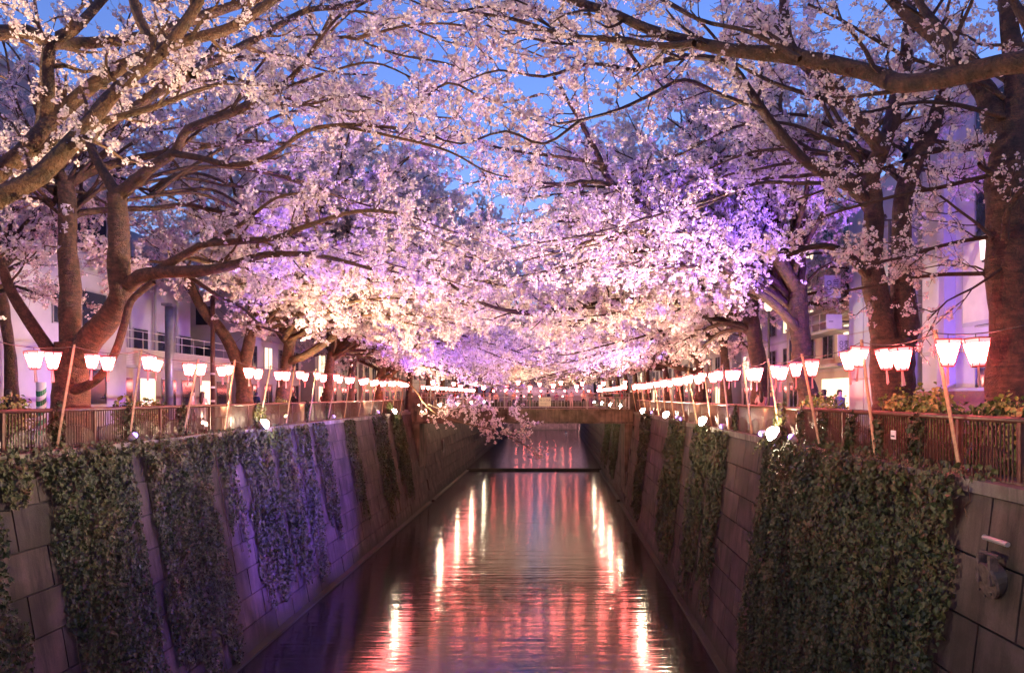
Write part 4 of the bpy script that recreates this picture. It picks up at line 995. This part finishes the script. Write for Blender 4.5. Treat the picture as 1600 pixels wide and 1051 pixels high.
# ------------------------------------------------------------------ buildings
def building(label, side, xf, y0, y1, h, mat, floors, bays, lit=0.12, depth=10, wz=(0.9, 2.1), z0=0.6, flat=True, group='buildings behind the trees'):
    t = thing('building', label, 'building', (xf, y0, -0.02), 0, group)
    L = y1 - y0; s = side
    MB().box((min(0, s * depth), 0, 0), (max(0, s * depth), L, h)).build('wall', M[mat], t)
    o = MB().box((min(-s * 0.12, s * (depth + .12)), -0.12, h), (max(-s * 0.12, s * (depth + .12)), L + 0.12, h + 0.35)).build('roof_parapet', M['facade_grey'], t)
    fh = h / floors; bw = L / bays
    for f in range(floors):
        for b in range(bays):
            ww = bw * 0.52; wh = min(fh * 0.58, 1.7); yc = (b + 0.5) * bw; zc = f * fh + fh * 0.52
            w = MB(); e = 0.06
            for a, c in (((yc - ww/2 - e, zc - wh/2 - e), (yc + ww/2 + e, zc - wh/2)), ((yc - ww/2 - e, zc + wh/2), (yc + ww/2 + e, zc + wh/2 + e)), ((yc - ww/2 - e, zc - wh/2), (yc - ww/2, zc + wh/2)), ((yc + ww/2, zc - wh/2), (yc + ww/2 + e, zc + wh/2)), ((yc - 0.03, zc - wh/2), (yc + 0.03, zc + wh/2))):
                w.box((min(-s * 0.07, 0), a[0], a[1]), (max(-s * 0.07, 0), c[0], c[1]))
            wo_ = w.build('window', M['steel'], t)
            g = 'lit' if random.random() < lit else 'glass'
            MB().box((min(-s * 0.03, 0), yc - ww/2, zc - wh/2), (max(-s * 0.03, 0), yc + ww/2, zc + wh/2)).build('pane', M[g], wo_)
        if f: MB().box((min(-s * 0.1, 0), 0.0, f * fh - 0.08), (max(-s * 0.1, 0), L, f * fh + 0.08)).build('floor_band', M['facade_grey'], t)
    # end wall facing the viewer
    for f in range(1, floors):
        for b in range(2):
            xc = s * (depth * (0.3 + 0.4 * b)); zc = f * fh + fh * 0.52
            MB().box((xc - 0.6, -0.04, zc - 0.7), (xc + 0.6, 0.0, zc + 0.7)).build('pane', M['lit' if random.random() < lit else 'glass'], t)
    return t
building('tall pale white building behind the big left tree', -1, -22.6, 17, 40.5, 15.0, 'facade_white', 4, 3, 0.0)
# terrace building with louvred parapet
t = thing('terrace_building', 'lilac building with louvred terrace parapet and steel handrail on left bank', 'building', (-24, 41, -0.02))
MB().box((-8, 0, 0), (0, 16, 3.1)).build('ground_floor_wall', M['facade_tan'], t)
MB().box((-8, -0.1, 3.1), (0.45, 16, 3.22)).build('terrace_slab', M['facade_grey'], t)
MB().box((-11, 0.05, 3.22), (-3.0, 15.9, 12)).build('upper_wall', M['facade_lilac'], t)
sl = MB().box((0.28, 0, 0), (0.36, 15.6, 0.06)).mesh('louver', M['louver'])
for k in range(11): link('louver', sl, t, (0, 0.1, 3.26 + 0.088 * k), (0, 0, 0))
MB().box((0.2, 0.1, 3.22), (0.24, 15.7, 4.2)).build('parapet_back', M['facade_grey'], t)
for z in (4.75, 5.2): MB().tube([(0.25, 0.1, z), (0.25, 15.7, z)], 0.028, 6).build('handrail', M['louver'], t)
pm = MB().tube([(0.25, 0, 4.2), (0.25, 0, 5.2)], 0.025, 6).mesh('handrail_post', M['louver'])
for k in range(11): link('handrail_post', pm, t, (0, 0.2 + 1.54 * k, 0))
for k in range(6):
    w = MB().box((0, 0.8 + 2.5 * k, 0.7), (0.05, 2.6 + 2.5 * k, 2.6)).build('window', M['steel'], t)
    MB().box((0.05, 0.88 + 2.5 * k, 0.78), (0.07, 2.52 + 2.5 * k, 2.52)).build('pane', M['lit' if k in (1, 4) else 'glass'], w)
for k in range(5):
    MB().tube([(-2.8, 1.5 + 3 * k, 3.3), (-2.8, 1.5 + 3 * k, 11.8)], 0.09, 8).build('downpipe', M['facade_grey'], t)
    w = MB().box((-3.0, 2.1 + 3 * k, 3.6), (-2.95, 3.9 + 3 * k, 5.9)).build('window', M['steel'], t)
    MB().box((-2.95, 2.18 + 3 * k, 3.68), (-2.93, 3.82 + 3 * k, 5.82)).build('pane', M['glass'], w)
o = thing('column', 'thick pale grey round column in front of the louvred terrace', 'column', (-21.9, 43.6, -0.02))
MB().tube([(0, 0, 0), (0, 0, 6.6)], 0.22, 16).build('shaft', M['steel'], o, smooth=True); MB().box((-0.3, -0.3, 6.6), (0.3, 0.3, 6.75)).build('cap', M['steel'], o)
o = thing('thin_pole', 'thin dark red pole with white bands on left bank', 'pole', (-17.6, 39.5, -0.02))
MB().tube([(0, 0, 0), (0, 0, 7)], 0.11, 10).build('shaft', M['rail'], o, smooth=True)
for z in (1.2, 1.9, 2.6): MB().tube([(0, 0, z), (0, 0, z + 0.1)], 0.118, 10).build('band', M['white'], o)
o = thing('striped_post', 'green and white diagonally striped post on left pavement', 'post', (-20.0, 29.9, -0.02))
MB().tube([(0, 0, 0), (0, 0, 2.05)], 0.17, 14).build('core', M['white'], o, smooth=True)
for k in range(5):
    st_ = MB(); n = 14
    vs = [(0.174 * math.cos(2*math.pi*i/n), 0.174 * math.sin(2*math.pi*i/n), 0.1 + 0.38 * k + 0.14 * math.sin(2*math.pi*i/n) + dz) for dz in (0, 0.2) for i in range(n)]
    st_.add(vs, [(i, (i+1) % n, (i+1) % n + n, i + n) for i in range(n)]); st_.build('stripe', M['green'], o)
building('pale bluish building behind the fourth and fifth left trees', -1, -23.5, 58, 71, 9, 'facade_white', 3, 4, 0.25)
building('white block on left bank level with the bridge', -1, -22.5, 72, 88, 12, 'facade_grey', 4, 4, 0.25)
building('tan block on left bank past the bridge', -1, -22.5, 90, 112, 11, 'facade_tan', 4, 6, 0.25)
building('grey block far along the left bank', -1, -22.0, 114, 150, 13, 'facade_grey', 4, 8, 0.25)
building('last pale block along the left bank', -1, -21.5, 153, 220, 13, 'facade_white', 4, 12, 0.25)
building('wide block closing the far end of the canal', -1, 14, 236, 250, 13, 'facade_grey', 4, 1, 0.2, depth=40)
# right side
t = building('violet lit building with brick base behind the right edge trunk', 1, 15.6, 15, 32.6, 13, 'facade_lilac', 4, 1, 0.0)
MB().box((-0.28, 0, 0), (-0.001, 17.5, 1.7)).build('brick_base', M['brick'], t)
MB().box((-0.34, 0, 1.7), (-0.001, 17.5, 1.82)).build('base_cap', M['facade_grey'], t)
for k, (a, c) in enumerate(((11.3, 14.0), (6.0, 9.0))):
    w = MB().box((-0.16, a - 0.12, 4.1), (-0.14, c + 0.12, 7.3)).build('window', M['facade_grey'], t)
    MB().box((-0.19, a, 4.25), (-0.161, c, 7.15)).build('blind', M['blind'], w)
for y in (10.2, 14.9): MB().box((-0.45, y, 1.82), (-0.001, y + 0.55, 13)).build('pilaster', M['facade_lilac'], t)
o = thing('wall_lamp', 'lit wall lamp beside the right edge trunk', 'wall lamp', (15.15, 27.0, 6.2))
MB().box((-0.08, -0.12, 0), (0.2, 0.12, 0.08)).build('bracket', M['dark_metal'], o); MB().tube([(-0.03, 0, 0.09), (-0.03, 0, 0.75)], [0.14, 0.18], 10).build('shade', M['lit'], o)
t = thing('glass_building', 'pale blue glass panelled building front behind the double trunk', 'building', (15.0, 33.6, -0.02))
MB().box((0.05, 0, 0), (8, 5.6, 11.5)).build('wall', M['facade_grey'], t)
for i in range(3):
    for j in range(5): MB().box((0, 0.08 + 1.85 * i, 0.1 + 2.28 * j), (0.049, 1.85 + 1.85 * i, 2.3 + 2.28 * j)).build('panel', M['glass_pale'], t)
t = building('shop building with balcony and lit ground floor on right bank', 1, 16.0, 40.0, 53, 12, 'facade_tan', 4, 4, 0.2)
MB().box((-0.09, 0.8, 0.2), (-0.071, 5.8, 2.5)).build('shop_window', M['lit'], t)
MB().box((-1.1, 0.4, 3.1), (0, 6.4, 3.25)).build('canopy', M['facade_grey'], t)
MB().box((-1.2, 0.4, 5.0), (0, 8.4, 5.15)).build('balcony_floor', M['facade_grey'], t)
for z in (5.6, 6.1): MB().tube([(-1.15, 0.4, z), (-1.15, 8.4, z)], 0.03, 6).build('balcony_rail', M['louver'], t)
for k in range(7): MB().tube([(-1.15, 0.4 + 1.33 * k, 5.15), (-1.15, 0.4 + 1.33 * k, 6.1)], 0.025, 6).build('balcony_post', M['louver'], t)
def sign(label, x, y, z, w, h, lines):
    t = thing('hanging_sign', label, 'sign', (x, y, z), 0, 'signs on the right bank shop building')
    MB().box((-w/2, -0.05, 0), (w/2, 0.05, h)).build('board', M['sign'], t)
    MB().box((w/2, -0.03, h * 0.45), (w/2 + 0.8, 0.03, h * 0.55)).build('arm', M['dark_metal'], t)
    for k, s_ in enumerate(lines):
        link('lettering', text_mesh(s_, w * 0.42, M['ink']), t, (-w * 0.2 + k * w * 0.42, -0.058, h / 2), (math.pi / 2, -math.pi / 2, 0))
sign('white projecting sign with rotated letters, highest of the three', 14.3, 39.6, 6.55, 0.85, 1.15, ['ICO', 'BCIB'])
sign('plain white projecting sign below the highest sign', 14.4, 39.62, 4.95, 0.8, 0.75, ['I'])
sign('narrow white projecting sign with rotated letters, lowest of the three', 14.9, 39.64, 3.55, 0.62, 1.1, ['ICO', 'BOB'])
building('violet grey block behind the third right tree', 1, 17.0, 54, 70, 11, 'facade_lilac', 4, 4, 0.25)
building('grey block on right bank level with the bridge', 1, 16.5, 71.5, 92, 12, 'facade_grey', 4, 5, 0.25)
building('pale block on right bank past the bridge', 1, 16.5, 94, 130, 12, 'facade_white', 4, 8, 0.25)
building('last tan block along the right bank', 1, 16.0, 133, 220, 13, 'facade_tan', 4, 14, 0.25)
t = thing('street_lamp', 'globe street lamp on right bank glowing warm among far trunks', 'street lamp', (9.3, 33.4, -0.02))
MB().tube([(0, 0, 0), (0, 0, 5.2)], [0.06, 0.045], 8).build('pole', M['dark_metal'], t); MB().tube([(0, 0, 5.2), (0, 0, 5.35), (0, 0, 5.6), (0, 0, 5.65)], [0.1, 0.2, 0.17, 0.05], 12).build('globe', M['lit'], t, smooth=True)

# ------------------------------------------------------------------ people
def body_mesh(name, pose):
    v, r, e = [], [], []
    def add(p, rad, par=None):
        v.append(p); r.append(rad if isinstance(rad, tuple) else (rad, rad)); i = len(v) - 1
        if par is not None: e.append((par, i))
        return i
    pel = add((0, 0, 0.97), (0.15, 0.115)); ch = add((0, 0.01, 1.2), (0.145, 0.105), pel); sh = add((0, 0, 1.4), (0.15, 0.095), ch)
    nk = add((0, -0.005, 1.5), 0.055, sh); hd = add((0, -0.015, 1.57), (0.068, 0.08), nk); h2 = add((0, -0.01, 1.64), (0.077, 0.095), hd); h3 = add((0, 0, 1.71), (0.055, 0.065), h2)
    add((0, -0.115, 1.6), 0.012, hd)
    for s in (-1, 1):
        hp = add((s * 0.09, 0, 0.9), 0.088, pel); st = pose.get('stride', 0) * s
        kn = add((s * 0.1, -0.03 - st * 0.5, 0.5), 0.06, hp); an = add((s * 0.1, 0.03 - st, 0.09), 0.042, kn); add((s * 0.105, -0.13 - st, 0.04), (0.042, 0.03), an)
        a = add((s * 0.18, 0, 1.41), 0.062, sh)
        if pose.get('phone') and s > 0: el, wr, dr = (s * 0.24, -0.12, 1.17), (s * 0.12, -0.30, 1.42), (0, -0.1, 1)
        elif pose.get('rail'): el, wr, dr = (s * 0.25, -0.06, 1.15), (s * 0.2, -0.3, 1.12), (0, -1, 0)
        else: el, wr, dr = (s * 0.235, 0.03, 1.14), (s * 0.25, -0.06, 0.9), (0, -0.25, -1)
        d = Vector(dr).normalized()
        ei = add(el, 0.045, a); wi = add(wr, 0.031, ei); pm_ = Vector(wr) + d * 0.07; pi_ = add(tuple(pm_), (0.036, 0.02), wi)
        sd = d.cross(Vector((0, 1, 0.3))).normalized()
        for q in range(4):
            b0 = pm_ + sd * (q - 1.5) * 0.02 + d * 0.02; f1 = add(tuple(b0 + d * 0.03), 0.009, pi_); add(tuple(b0 + d * (0.075 - abs(q - 1.4) * 0.008) + Vector((0, -0.012, 0))), 0.008, f1)
        t1 = add(tuple(Vector(wr) + d * 0.03 + sd * s * 0.045), 0.011, wi); add(tuple(Vector(wr) + d * 0.07 + sd * s * 0.06), 0.009, t1)
    me = bpy.data.meshes.new(name); me.from_pydata(v, e, [])
    o = bpy.data.objects.new('tmp', me); COL.objects.link(o)
    o.modifiers.new('skin', 'SKIN').use_smooth_shade = True
    o.modifiers.new('sub', 'SUBSURF').levels = 1
    sk = me.skin_vertices[0].data
    for i, rr in enumerate(r): sk[i].radius = rr; sk[i].use_root = (i == 0)
    bpy.context.view_layer.update()
    out = bpy.data.meshes.new_from_object(o.evaluated_get(bpy.context.evaluated_depsgraph_get())); out.name = name
    bpy.data.objects.remove(o); bpy.data.meshes.remove(me)
    out.materials.clear()
    for m_ in ('skin', 'top', 'bottom', 'shoe'): out.materials.append(M['steel'])
    for p in out.polygons:
        c = p.center; p.use_smooth = True
        hand = abs(c.x) > 0.1 and ((c.y < -0.31) if pose.get('rail') else (c.z < 0.89 and abs(c.x) > 0.2))
        if pose.get('phone') and c.x > 0.05 and c.y < -0.26 and c.z > 1.38: hand = True
        p.material_index = 0 if (c.z > 1.49 or hand) else 3 if c.z < 0.085 else 2 if (c.z < 0.97 and abs(c.x) < 0.215) else 1
    return out
BODY = {'stand': body_mesh('body', {}), 'phone': body_mesh('body', {'phone': 1}), 'walk': body_mesh('body', {'stride': 0.17}), 'rail': body_mesh('body', {'rail': 1})}
def hair_mesh(long):
    mb = MB(); n = 12
    prof = [(1.755, 0.01), (1.745, 0.06), (1.70, 0.092), (1.64, 0.105), (1.58, 0.1)] + ([(1.5, 0.11), (1.4, 0.13), (1.28, 0.125), (1.18, 0.08), (1.12, 0.03)] if long else [(1.53, 0.08)])
    rings = []
    for z, r_ in prof:
        front = -0.045 if z < 1.70 else -r_ * 1.0
        back = r_ * 1.05
        rings.append([(r_ * math.cos(2*math.pi*k/n) * 0.9, (front if math.sin(2*math.pi*k/n) < -0.2 else back * math.sin(2*math.pi*k/n)) + 0.012, z) for k in range(n)])
    vs = [p for q in rings for p in q]
    mb.add(vs, [(i*n+k, i*n+(k+1) % n, (i+1)*n+(k+1) % n, (i+1)*n+k) for i in range(len(prof)-1) for k in range(n)])
    return mb.mesh('hair', plain('hair', (0.03, 0.018, 0.015), 0.4, 0.3, 20), True)
HAIR = [hair_mesh(False), hair_mesh(True)]
M['skin'] = plain('skin', (0.55, 0.36, 0.27), 0.5, 0.06, 8)
CL = {k: plain('cloth_' + k, c, 0.85, 0.18, 9) for k, c in dict(black=(0.02, 0.02, 0.025), navy=(0.03, 0.04, 0.1), white=(0.7, 0.68, 0.66), beige=(0.5, 0.4, 0.3), red=(0.4, 0.06, 0.05), pink=(0.65, 0.36, 0.36), grey=(0.2, 0.2, 0.21), green=(0.08, 0.16, 0.12), purple=(0.2, 0.1, 0.25), cream=(0.66, 0.56, 0.48)).items()}
def person(x, y, z, rz, label, top, bottom, pose='stand', long=False, h=1.0, group=None):
    t = thing('person', label, 'person', (x, y, z), rz, group); t.scale = (h, h, h)
    o = link('body', BODY[pose], t)
    for i, m_ in enumerate((M['skin'], CL[top], CL[bottom], CL['black'])): o.material_slots[i].link = 'OBJECT'; o.material_slots[i].material = m_
    link('hair', HAIR[1 if long else 0], t)
    if pose == 'phone': MB().box((0.07, -0.345, 1.5), (0.16, -0.335, 1.66)).build('phone', M['dark_metal'], t)
person(-15.1, 32.9, -0.02, math.radians(170), 'person with long hair and pale top standing at the left railing', 'cream', 'white', 'rail', True, 0.97)
person(-16.8, 35.6, -0.02, 2.0, 'person in pink top walking behind the left railing', 'pink', 'black', 'walk', False)
person(-17.5, 45.0, -0.02, 3.0, 'person in navy coat beside the third left tree', 'navy', 'black', 'walk')
person(-16.8, 49.5, -0.02, 0.2, 'person in black coat between third and fourth left tree', 'black', 'grey', 'phone', True)
person(-17.3, 57.3, -0.02, 3.1, 'person in red top behind the fourth left tree', 'red', 'black', 'stand')
person(-20.6, 29.0, -0.02, 2.8, 'person in black coat by leaning trunk at left edge', 'black', 'black', 'walk')
person(9.6, 27.4, -0.02, 2.2, 'person in black jacket peering over the right hedge', 'black', 'navy', 'rail')
person(10.6, 28.6, -0.02, 0.4, 'person in grey coat walking behind the right hedge', 'grey', 'black', 'walk')
person(9.5, 33.8, -0.02, 0.2, 'person in purple coat under the long arching limb', 'purple', 'black', 'walk', True)
person(9.4, 35.0, -0.02, 3.0, 'person in pink coat right of the drooping limb tree', 'pink', 'grey', 'phone', True)
tops = list(CL)
for k in range(24):
    a, c = tops[(k * 7 + 3) % 10], tops[(k * 3 + 1) % 10]
    if c in ('pink', 'red', 'cream'): c = 'black'
    pose = ('stand', 'phone', 'walk', 'rail')[k % 4]
    person(-12.3 + 0.83 * k + random.uniform(-.2, .2), random.uniform(BY0 + 0.5, BY1 - 0.9), 0.2, random.choice((0, 0.3, 3.0, 1.5, -1.5)) + random.uniform(-.4, .4),
           f'person in {a} top on the bridge, {ordinal(k+1)} from the left', a, c, pose, k % 3 == 0, random.uniform(0.92, 1.06), 'people crowding the bridge')
print('TRIS', STATS)
